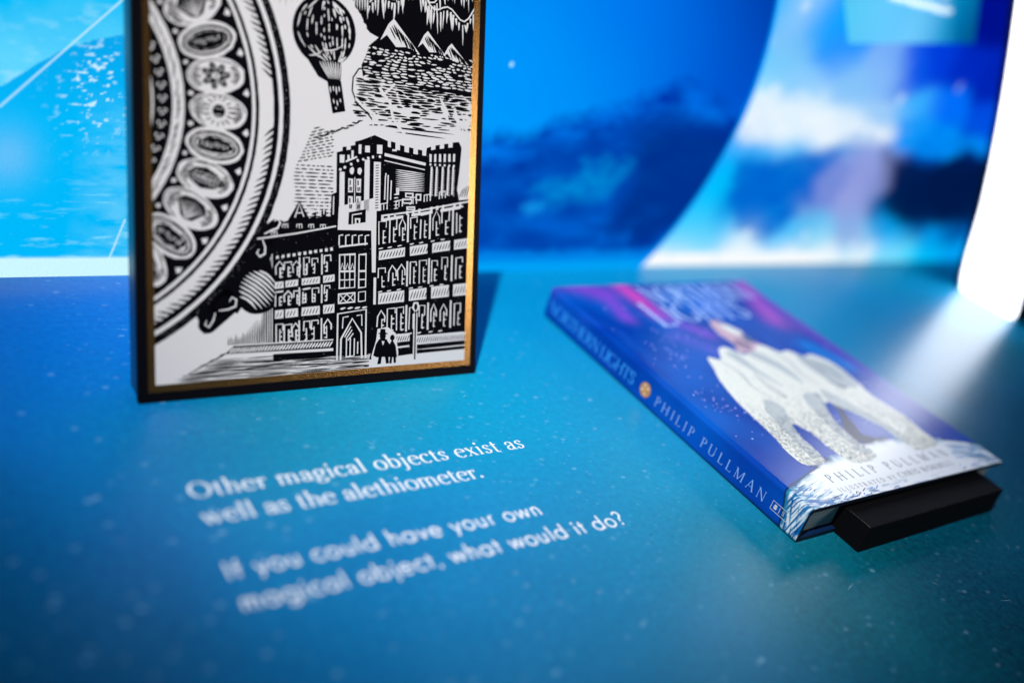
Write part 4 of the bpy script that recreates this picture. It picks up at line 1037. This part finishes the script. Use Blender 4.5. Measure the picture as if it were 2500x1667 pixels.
# lamp post and a bundled-up walker
W.stroke([(161.8, 13), (161.8, 40)], 2.6, P_, 4); W.stroke([(161.8, 12), (161.8, 41)], 1.0, K, 5)
W.poly([(159.2, 43), (161.8, 39.6), (164.4, 43), (163.4, 46.4), (160.2, 46.4)], P_, 4); W.poly([(160.6, 43), (161.8, 41), (163, 43), (162.6, 45.4), (161, 45.4)], K, 5)
W.poly([(132.4, 16), (135.4, 25), (136.2, 31.6), (142.8, 32.6), (148.4, 28.6), (150.4, 17), (150, 12.6), (132.6, 12)], P_, 4)
W.poly([(133.6, 16.2), (135.2, 22.6), (137.2, 25.4), (139.6, 26.6), (142.4, 25.2), (144.6, 22), (147.2, 15.6), (144.2, 14.6), (140.4, 15), (136, 15)], K, 5)
W.disc(139.8, 27.4, 2.1, 2.3, K, 5.4, 14); W.poly([(136.6, 28.8), (138, 29.6), (138.2, 31.6), (141.4, 31.4), (141.6, 29.4), (143.4, 28.4), (140, 28)], K, 5.6)
W.poly([(137.2, 15.4), (139.4, 15.4), (138.8, 11), (136.4, 10.8)], K, 5.8); W.poly([(141.4, 15.2), (143.8, 15.2), (144.2, 11), (142.2, 10.8)], K, 5.8)
W.poly([(139, 24.4), (140, 21.6), (141, 24.2)], P_, 6)
W.poly([(143.4, 14.6), (143.8, 21.4), (146.2, 25), (148.6, 21), (149.6, 14.2)], K, 5); W.disc(146.2, 26, 1.6, 1.8, K, 5.4, 12); W.poly([(144.8, 14.8), (146.4, 14.8), (146, 10.8), (144.4, 10.8)], K, 5.8); W.poly([(147, 14.8), (148.8, 14.8), (149, 11), (147.4, 10.8)], K, 5.8)
# flecks where the ink took or failed
for i in range(240):
    a = pol(rnd.uniform(131.8, 135.2), rnd.uniform(-60, 40)); W.disc(a[0], a[1], rnd.uniform(.08, .2), rnd.uniform(.08, .2), P_, 2, 5)
for i in range(500):
    x, y = rnd.uniform(66, 198), rnd.uniform(17, 140); W.disc(x, y, rnd.uniform(.06, .17), rnd.uniform(.06, .17), P_, 1.6, 5)
for i in range(60):
    x, y = rnd.uniform(82, 130), rnd.uniform(20, 290); W.disc(x, y, rnd.uniform(.08, .2), rnd.uniform(.08, .16), K, .5, 5)
att(W.build("woodcut_image", [paper, inkm]), board)

# ---------------------------------------------------------------- the book
B0 = Vector((.4527, .2284, 0)); BWD, BLN, BZ = .2076, .253, .0238
book = thing("hardback_book", "blue hardback novel lying flat, its cover showing white ice under a purple night sky", "book", tuple(B0))
def jacket_mat(name, rough):
    mt = bpy.data.materials.new(name); mt.use_nodes = True
    nt = mt.node_tree; b = nt.nodes["Principled BSDF"]
    at = nt.nodes.new("ShaderNodeAttribute"); at.attribute_name = "picture"
    nt.links.new(at.outputs["Color"], b.inputs["Base Color"])
    b.inputs["Roughness"].default_value = rough; b.inputs["Specular IOR Level"].default_value = .27
    tc = nt.nodes.new("ShaderNodeTexCoord"); n = nt.nodes.new("ShaderNodeTexNoise"); n.inputs["Scale"].default_value = 900
    bp = nt.nodes.new("ShaderNodeBump"); bp.inputs["Strength"].default_value = .12; bp.inputs["Distance"].default_value = .0001
    nt.links.new(tc.outputs["Object"], n.inputs["Vector"]); nt.links.new(n.outputs["Fac"], bp.inputs["Height"]); nt.links.new(bp.outputs[0], b.inputs["Normal"])
    return mt
jk = jacket_mat("dust_jacket", .27)
EDGE_S = [-30, -1.3, 15, 33, 50, 68, 85, 103, 115, 127, 136, 145, 160, 177, 192, 206]
EDGE_T = [10, 18.4, 23, 27.5, 32.5, 36.7, 39.5, 41.3, 42.6, 41.9, 40, 37.5, 34.5, 31.1, 26.5, 20.4]
def sstep(a, b, x): 
    t = np.clip((x - a) / (b - a), 0, 1); return t * t * (3 - 2 * t)
def jacket_color(s, t):
    """printed colour of the jacket; s = mm from the spine edge round onto the front, t = mm up from the tail"""
    C = lambda c: np.array(c)
    n1 = fbm(s / 34, t / 46, 61); n2 = fbm(s / 12, t / 26, 71)
    c = C((.0003, .056, .38))[None, :] * np.ones(s.shape + (1,))
    def mixin(c, k, col): return c + np.clip(k, 0, 1)[..., None] * (C(col) - c)
    c = mixin(c, (n1 - .46) * 2.2, (.0005, .11, .56)); c = mixin(c, (.46 - n1) * 2.4, (.001, .022, .30))
    c = mixin(c, sstep(80, 200, s) * sstep(20, 120, t) * .25, (.02, .04, .36))
    c = mixin(c, (n2 - .55) * 1.2 * sstep(60, 150, t), (.012, .11, .58))
    def glow(c, x0, y0, x1, y1, w, col, k):
        dx, dy = x1 - x0, y1 - y0; L2 = dx * dx + dy * dy
        u = np.clip(((s - x0) * dx + (t - y0) * dy) / L2, 0, 1)
        d = np.hypot(s - x0 - u * dx, t - y0 - u * dy)
        return mixin(c, np.exp(-(d / w) ** 2) * k * (.55 + .9 * n2), col)
    c = glow(c, 12, 262, 40, 240, 12, (.22, .06, .55), .95)
    c = glow(c, 40, 240, 34, 206, 7, (.22, .07, .60), .8)
    c = glow(c, 62, 262, 68, 210, 9, (.52, .06, .48), 1.0); c = glow(c, 64, 255, 66, 232, 6, (.74, .08, .50), .7)
    c = glow(c, 66, 206, 90, 178, 8, (.25, .08, .62), .6)
    c = glow(c, 203, 252, 178, 190, 12, (.38, .08, .52), 1.0)
    c = glow(c, 202, 215, 202, 120, 10, (.16, .06, .50), .8)
    c = glow(c, 176, 152, 190, 122, 9, (.002, .24, .72), .8)
    c = glow(c, 120, 215, 150, 235, 18, (.03, .20, .75), .6)
    c = glow(c, 60, 178, 84, 150, 9, (.14, .11, .6), .5)
    # snow bank at the tail
    te = np.interp(s, EDGE_S, EDGE_T) + (fbm(s / 4, t / 8, 81) - .5) * 1.2
    snow = sstep(-.35, .35, te - t)
    st = fbm(s / 22 + t / 30, (t - te) / 1.1, 91, 3)                       # long brushy streaks along the bank
    st2 = fbm(s / 14 + t / 40, t / .75 + s / 3, 95, 3)                             # streaks round the spine
    side = np.clip(1 - s / 34, 0, 1) + np.clip((s - 172) / 26, 0, 1)
    spn = sstep(9, 2, s) if False else np.clip((9 - s) / 9, 0, 1)
    base = C((.80, .83, .86)) * np.ones(s.shape + (1,))
    base = mixin(base, (st - .50 + .03 * side) * 9 * np.clip(side * 1.3, 0, 1), (.04, .30, .46))
    base = mixin(base, (st - .63 + .08 * side) * 14 * np.clip(side * 1.2, 0, 1), (.003, .07, .28))
    spn = np.clip((16 - s) / 9, 0, 1); base = mixin(base, (st2 - .44) * 9 * spn, (.05, .34, .50)); base = mixin(base, (st2 - .55) * 14 * spn, (.003, .07, .30))
    low = np.clip((7.0 - t) / 4, 0, 1) * np.clip((fbm(s / 7, t / 2.2, 99, 3) - .55) * 12, 0, 1) * np.clip(1.25 - s / 130, .0, 1)
    base = mixin(base, low, (.004, .13, .38))
    under = np.exp(-((te - t) / 3.2) ** 2) * np.clip((fbm(s / 9, t / 2.5, 103) - .42) * 6, 0, 1)
    base = mixin(base, under * .9, (.03, .26, .40))
    c = c + snow[..., None] * (base - c)
    line = np.exp(-((te - t) / .75) ** 2)
    c = mixin(c, line * .95, (.004, .006, .05))
    return c
board_end = mat("board_end_paper", (.004, .010, .03), .6, spec=.2)
def lofted(name, prof, ys, mt, parent, colour=None):
    """closed profile of (x, z, arc mm or None) swept along y"""
    n = len(prof); V = []; F = []; col = []
    for y in ys:
        for (x, z, a) in prof: V.append((B0.x + x, B0.y + y, z))
    for j in range(len(ys) - 1):
        for i in range(n):
            k = (i + 1) % n; F.append((j * n + i, j * n + k, (j + 1) * n + k, (j + 1) * n + i))
    F.append(tuple(range(n))[::-1]); F.append(tuple(range((len(ys) - 1) * n, len(ys) * n)))
    o = link_mesh(name, V, F, [mt, board_end], parent)
    me = o.data; me.polygons[len(F) - 1].material_index = 1; me.polygons[len(F) - 2].material_index = 1; bm = bmesh.new(); bm.from_mesh(me); bmesh.ops.recalc_face_normals(bm, faces=bm.faces); bm.to_mesh(me); bm.free()
    s_ = np.array([[p[2] if p[2] is not None else 0 for p in prof]] * len(ys), float)
    t_ = np.array([[y * 1000] * n for y in ys], float)
    c = jacket_color(s_, t_)
    msk = np.array([[p[2] is None for p in prof]] * len(ys))
    c[msk] = (.004, .02, .08)
    set_picture(o, c.reshape(-1, 3))
    for p in me.polygons: p.use_smooth = True
    me.set_sharp_from_angle(angle=math.radians(35)) if hasattr(me, 'set_sharp_from_angle') else None
    if parent: o.location = -Vector(parent.location)
    return o
ys = np.concatenate([np.arange(0, .030, .00035), np.arange(.030, BLN, .004), [BLN]]).tolist()
# spine with softly rounded edges
sp = []
R_ = .0028
sp.append((.0045, BZ, 4.5)); sp.append((.0036, BZ, 3.6))
for i in range(7):
    a = math.radians(90 + 90 * i / 6); sp.append((R_ + R_ * math.cos(a), BZ - R_ + R_ * math.sin(a), 2.4 - 4.4 * i / 6))
for i in range(1, 22):
    z = BZ - R_ - (BZ - 2 * R_ - .0003) * i / 22; sp.append((0, z, -2.0 - 18.0 * i / 22))
for i in range(7):
    a = math.radians(180 + 90 * i / 6); sp.append((R_ + R_ * math.cos(a), R_ + .0003 + R_ * math.sin(a), -20.0 - .6 * i))
sp += [(.0045, .0003, -25), (.0045, .0030, None), (.0024, .0048, None), (.0024, .0192, None), (.0045, BZ - .0030, None)]
lofted("spine", sp, ys, jk, book)
def board_part(name, z0, z1, top):
    xs = np.concatenate([[.0046], np.arange(.0052, BWD - .0012, .0011), [BWD - .0009]]).tolist()
    r = .0008
    pts = [(x, z1, x * 1000) for x in xs]
    for i in range(1, 5):
        a = math.radians(90 - 90 * i / 4); pts.append((BWD - r + r * math.cos(a), z1 - r + r * math.sin(a), BWD * 1000))
    for i in range(0, 4):
        a = math.radians(-90 * i / 3); pts.append((BWD - r + r * math.cos(a), z0 + r + r * math.sin(a), None))
    pts.append((.0046, z0, None))
    if not top: pts = [(p[0], p[1], None) for p in pts[::6] if p[0] < BWD - .0008] + [(p[0], p[1], None) for p in pts[-9:]]
    return lofted(name, pts, ys if top else [0, BLN], jk, book)
board_part("front_cover", BZ - .0029, BZ, True)
board_part("back_cover", .0004, .0031, False)
pg = mat("page_edges", (.52, .60, .60), .8, spec=.2, bump=.4, bscale=3000, vary=.35)
def pages():
    bm = bmesh.new(); z = .0034; top = BZ - .0032
    while z < top - .0003:
        h = min(rnd.uniform(.0005, .0009), top - z); i0 = rnd.uniform(0, .00035); i1 = rnd.uniform(0, .0005)
        x0, x1, y0, y1 = B0.x + .0030, B0.x + BWD - .0045 - i1, B0.y + .0038 + i0, B0.y + BLN - .004 - i0
        z1 = z + h - .00006
        vs = [bm.verts.new((x, y, zz)) for x in (x0, x1) for y in (y0, y1) for zz in (z, z1)]
        for f in ((0, 1, 3, 2), (4, 6, 7, 5), (0, 4, 5, 1), (2, 3, 7, 6), (0, 2, 6, 4), (1, 5, 7, 3)): bm.faces.new([vs[i] for i in f])
        z += h
    bmesh.ops.recalc_face_normals(bm, faces=bm.faces)
    me = bpy.data.meshes.new("page_block"); bm.to_mesh(me); bm.free(); me.materials.append(pg)
    o = bpy.data.objects.new("page_block", me); S.collection.objects.link(o); att(o, book)
pages()
# --- print on the front cover
cream = mat("cream_ice_print", (.84, .85, .74), .36, vary=.08, bscale=300); cream2 = mat("pale_ice_print", (.50, .55, .53), .36)
grey = mat("grey_ice_print", (.14, .17, .22), .36); navy = mat("navy_print", (.012, .014, .06), .36)
title = mat("title_print", (.46, .62, .95), .34); black_ink = mat("author_print", (.01, .012, .03), .36)
rose = mat("rose_ice_print", (.62, .42, .48), .36); rose2 = mat("rosy_shade_print", (.30, .20, .28), .36)
lilac = mat("star_print", (.50, .45, .90), .36); skyb = mat("pale_blue_print", (.03, .23, .52), .36); bluep = mat("blue_print", (.002, .10, .60), .36)
CM = [cream, cream2, grey, navy, title, black_ink, rose, rose2, lilac, skyb, bluep]
Cv = Print((B0.x, B0.y, BZ), (1, 0, 0), (0, 1, 0), clip=(4.8, .6, 206.4, 252.4))
def rough(L_, a=1.0, sub=3):
    out = []
    for i in range(len(L_)):
        p, q = L_[i], L_[(i + 1) % len(L_)]
        out.append(p)
        for k in range(1, sub):
            f = k / sub; out.append((p[0] + (q[0] - p[0]) * f + rnd.uniform(-a, a), p[1] + (q[1] - p[1]) * f + rnd.uniform(-a, a)))
    return out
# weathered ice arch standing on the snow
shade_back = [(108, 88), (124, 92), (124, 70), (134, 46), (128, 36), (112, 34), (104, 42), (98, 60)]
Cv.poly(rough([(92, 96), (124, 96), (118, 74), (104, 60), (96, 47), (108, 41), (122, 42.5), (112, 50), (122, 72), (133, 90), (92, 100)], .5), 3, .5)
arch0 = [(38, 74), (41, 98), (48, 122), (56, 137), (63, 150), (72, 146), (82, 158), (91, 160), (99, 150), (112, 150), (122, 158), (131, 157), (138, 148), (148, 149), (156, 140), (167, 141), (177, 127), (175, 104), (171, 84), (175, 60), (172, 44), (170, 29.5), (146, 26), (139, 36), (139, 52), (131, 70), (121, 86), (111, 80), (103, 64), (100, 46), (101, 30), (76, 27.5), (70, 40), (70, 60), (64, 71), (58, 58), (54, 35), (35, 33.5), (32.5, 46), (36, 60)]
def catmull(P, k=4):
    out = []
    for i in range(len(P)):
        a, b, c, d = P[i - 1], P[i], P[(i + 1) % len(P)], P[(i + 2) % len(P)]
        for j in range(k):
            t = j / k
            out.append(tuple(.5 * (2 * b[q] + (c[q] - a[q]) * t + (2 * a[q] - 5 * b[q] + 4 * c[q] - d[q]) * t * t + (3 * b[q] - a[q] - 3 * c[q] + d[q]) * t ** 3) for q in (0, 1)))
    return out
arch = catmull(arch0)
Cv.poly(rough(arch, .25, 2), 0, 1)
# facets of the ice in paler and greyer tones
for P, mi in (([(64, 71), (58, 58), (54, 35), (46, 35), (49, 58), (56, 84), (66, 98), (74, 88)], 1), ([(111, 80), (103, 64), (100, 46), (101, 30), (92, 30), (92, 50), (95, 72), (104, 96), (118, 96)], 1),
              ([(121, 86), (131, 70), (139, 52), (139, 36), (147, 36), (147, 56), (140, 80), (130, 100)], 1), ([(104, 149), (114, 130), (120, 108), (124, 128), (116, 150)], 1),
              ([(150, 142), (146, 122), (152, 104), (166, 96), (174, 106), (174, 122), (164, 134)], 1), ([(84, 153), (88, 132), (98, 108), (94, 132), (94, 152)], 1),
              ([(57, 88), (68, 96), (66, 80), (60, 66), (53, 70)], 2), ([(104, 92), (120, 97), (116, 86), (106, 74), (101, 78)], 2), ([(148, 112), (158, 106), (168, 110), (158, 98), (150, 100)], 2)):
    Cv.poly(catmull(P), mi, 2)
for P in ([(70, 146), (74, 128), (70, 112), (76, 100)], [(132, 152), (134, 134), (130, 118), (134, 106)], [(150, 142), (156, 126), (152, 116)], [(88, 128), (84, 112), (88, 96)], [(160, 134), (166, 120), (162, 108)]):
    Cv.stroke(catmull(P)[:13], [.3, .5, .7, .9, 1.1, 1.1, 1.0, .9, .8, .7, .5, .4, .3], 2, 3)
# hatching of the ice, denser towards the feet
def inside(x, y, P):
    c = False
    for i in range(len(P)):
        x1, y1 = P[i]; x2, y2 = P[i - 1]
        if (y1 > y) != (y2 > y) and x < (x2 - x1) * (y - y1) / (y2 - y1) + x1: c = not c
    return c
for i in range(15000):
    x, y = rnd.uniform(34, 176), rnd.uniform(26, 150)
    if rnd.random() > (1.0 if y < 62 else max(.05, 1 - (y - 62) / 46)): continue
    if not inside(x, y, arch): continue
    l = rnd.uniform(1.0, 2.6); a = rnd.gauss(-1.5, .4)
    Cv.cut(x, y, x + l * math.cos(a), y + l * math.sin(a), rnd.uniform(.30, .62), rnd.choice((2, 2, 3, 3, 0, 2)) if y < 80 else rnd.choice((1, 1, 2, 0)), 3)
for (x0, x1, y) in ((35, 53, 33.6), (77, 99, 28), (146, 165, 27)):      # crumbled foot of each pillar
    x = x0
    while x < x1:
        Cv.poly([(x, y + 3.5), (x + rnd.uniform(1.4, 2.2), y + 4), (x + rnd.uniform(.6, 1.4), y - rnd.uniform(.2, 2.2))], 0, 3.5)
        Cv.cut(x, y + 6, x + .6, y - 1, .4, 3, 4); x += 1.9
# rosy spire behind the arch
spire = [(98, 152), (103, 164), (101, 176), (106, 192), (114, 197), (121, 189), (127, 178), (125, 166), (132, 156), (128, 150)]
Cv.poly(rough(spire, .8), 6, .8)
for P, mi in (([(112, 190), (121, 189), (127, 178), (120, 172), (114, 178)], 0), ([(103, 164), (112, 170), (118, 160), (110, 152)], 7), ([(122, 176), (127, 168), (124, 160), (118, 166)], 2)):
    Cv.poly(rough(P, .6), mi, .9)
# stars
for i in range(150):
    x = rnd.uniform(6, 200); y = rnd.uniform(46, 225)
    if inside(x, y, arch) or inside(x, y, spire): continue
    if x > 60 and rnd.random() < .6: continue
    Cv.disc(x, y, *([rnd.uniform(.3, .8)] * 2), rnd.choice((8, 8, 4)), 1.2, 9)
for (cx_, cy_, n_) in ((36, 158, 16), (26, 108, 14), (30, 88, 10), (52, 176, 14)):
    for i in range(n_): Cv.disc(rnd.gauss(cx_, 7), rnd.gauss(cy_, 9), *([rnd.uniform(.3, .7)] * 2), 8, 1.2, 9)
for x, y in ((179, 100.5), (184, 99)): Cv.disc(x, y, .9, .9, 8, 1.2, 10)
lettering(Cv, "NORTHERN", CAPS, 76, 224, 38, 4, 2, width=118, bold=1.1, fit=True)
lettering(Cv, "L", CAPS, 56, 192, 50, 4, 2, width=19, bold=.95, fit=True)
lettering(Cv, "IGHTS", CAPS, 76, 197, 36, 4, 2, width=86, bold=1.1, fit=True)
lettering(Cv, "PHILIP PULLMAN", CAPS, 38.0, 15.6, 10.8, 5, 4, width=127.5, bold=1.0)
e_ = lettering(Cv, "ILLUSTRATED BY ", CAPS, 36.5, 7.3, 5.2, 5, 4, width=60.0, bold=1.1)
lettering(Cv, "CHRIS WORMELL", CAPS, 97.6, 7.2, 6.6, 5, 4, width=61.5, bold=1.1)
# brush marks along the lower edge of the snow
for i in range(46):
    x = rnd.uniform(6, 70) if i < 34 else rnd.uniform(150, 200); y = rnd.uniform(1, 5 if x > 30 else 15)
    Cv.cut(x, y, x + rnd.uniform(2, 6), y + rnd.uniform(.6, 2.6), rnd.uniform(.3, .8), rnd.choice((10, 9, 3)), 1)
for i in range(30):
    x = 168 + rnd.uniform(0, 32); y = rnd.uniform(10, 26 - (x - 168) * .25); Cv.cut(x, y, x + rnd.uniform(5, 12), y - rnd.uniform(.5, 2.4), rnd.uniform(.4, .9), 9, 1)
att(Cv.build("cover_print", CM), book)
# --- print on the spine, read from the head down
spt = mat("spine_letter_print", (.04, .34, .80), .32); spt2 = mat("spine_author_print", (.26, .44, .78), .32)
whitep = mat("emblem_white_print", (.75, .74, .68), .35); tan = mat("emblem_tan_print", (.42, .20, .07), .35); orange = mat("emblem_orange_print", (.75, .33, .05), .35)
Sp = Print((B0.x, B0.y + BLN, 0), (0, -1, 0), (0, 0, 1))
lettering(Sp, "NORTHERN LIGHTS", CAPS, 3.5, 6.6, 13.2, 0, 2, width=99, bold=1.15)
Sp.disc(BLN * 1000 - 139.2, 10.8, 5.0, 5.2, 3, 1, 24); Sp.disc(BLN * 1000 - 139.2, 10.8, 4.3, 4.5, 4, 2, 24, jit=.04)
for i in range(9):
    a = 2 * math.pi * i / 9; Sp.disc(BLN * 1000 - 139.2 + 2.7 * math.cos(a), 10.8 + 2.8 * math.sin(a), .85, .85, 2 if i % 2 else 3, 3, 9, jit=.15)
Sp.disc(BLN * 1000 - 139.2, 10.8, 1.2, 1.2, 4, 3, 12)
lettering(Sp, "PHILIP PULLMAN", CAPS, BLN * 1000 - 128.5, 6.6, 10.4, 1, 2, width=100.5, bold=.92)
lx = BLN * 1000 - 22.8
def sline(P, w=.28): Sp.stroke(P, w, 2, 2)
sline([(lx, 7.0), (lx + 12.6, 7.0)]); sline([(lx, 12.6), (lx + 12.6, 12.6)]); sline([(lx, 7.0), (lx, 12.6)]); sline([(lx + 12.6, 7.0), (lx + 12.6, 12.6)]); sline([(lx + 6.1, 8.0), (lx + 6.1, 11.6)])
for yy in (8.4, 10.1): Sp.poly([(lx + 2.0, yy), (lx + 3.9, yy), (lx + 3.9, yy + 1.2), (lx + 2.0, yy + 1.2)], 2, 2)
Sp.poly([(lx + 1.6, 9.5), (lx + 4.3, 9.5), (lx + 4.3, 9.9), (lx + 1.6, 9.9)], 2, 3)
lettering(Sp, "S", CAPS, lx + 8.0, 8.6, 4.0, 2, 2, bold=.9)
att(Sp.build("spine_print", [spt, spt2, whitep, tan, orange]), book)

# ---------------------------------------------------------------- black block holding the book
st_ = thing("book_rest", "low matt black block on the table, pushed under the front edge of the blue book", "display block", (.5625, .25, 0))
att(bevel_box("rest_block", .489, .6362, .2102, .285, .0005, .0183, black_soft, None, .00045, 2), st_)
att(bevel_box("base_plate", .4905, .6400, .2112, .284, .0002, .0021, black_soft, None, .0003, 1), st_)
chip = mat("worn_edge_wood", (.10, .085, .06), .9, bump=.6)
def wear():
    pr = Print((.489, .2102, .0183), (1, 0, 0), (0, 1, 0))
    for i in range(46):
        y = rnd.uniform(.2, 15.5); pr.disc(rnd.uniform(-.02, .28), y, rnd.uniform(.10, .30), rnd.uniform(.15, .5), 0, 1, 6, jit=.3)
    att(pr.build("worn_edge", [chip]), st_)
wear()
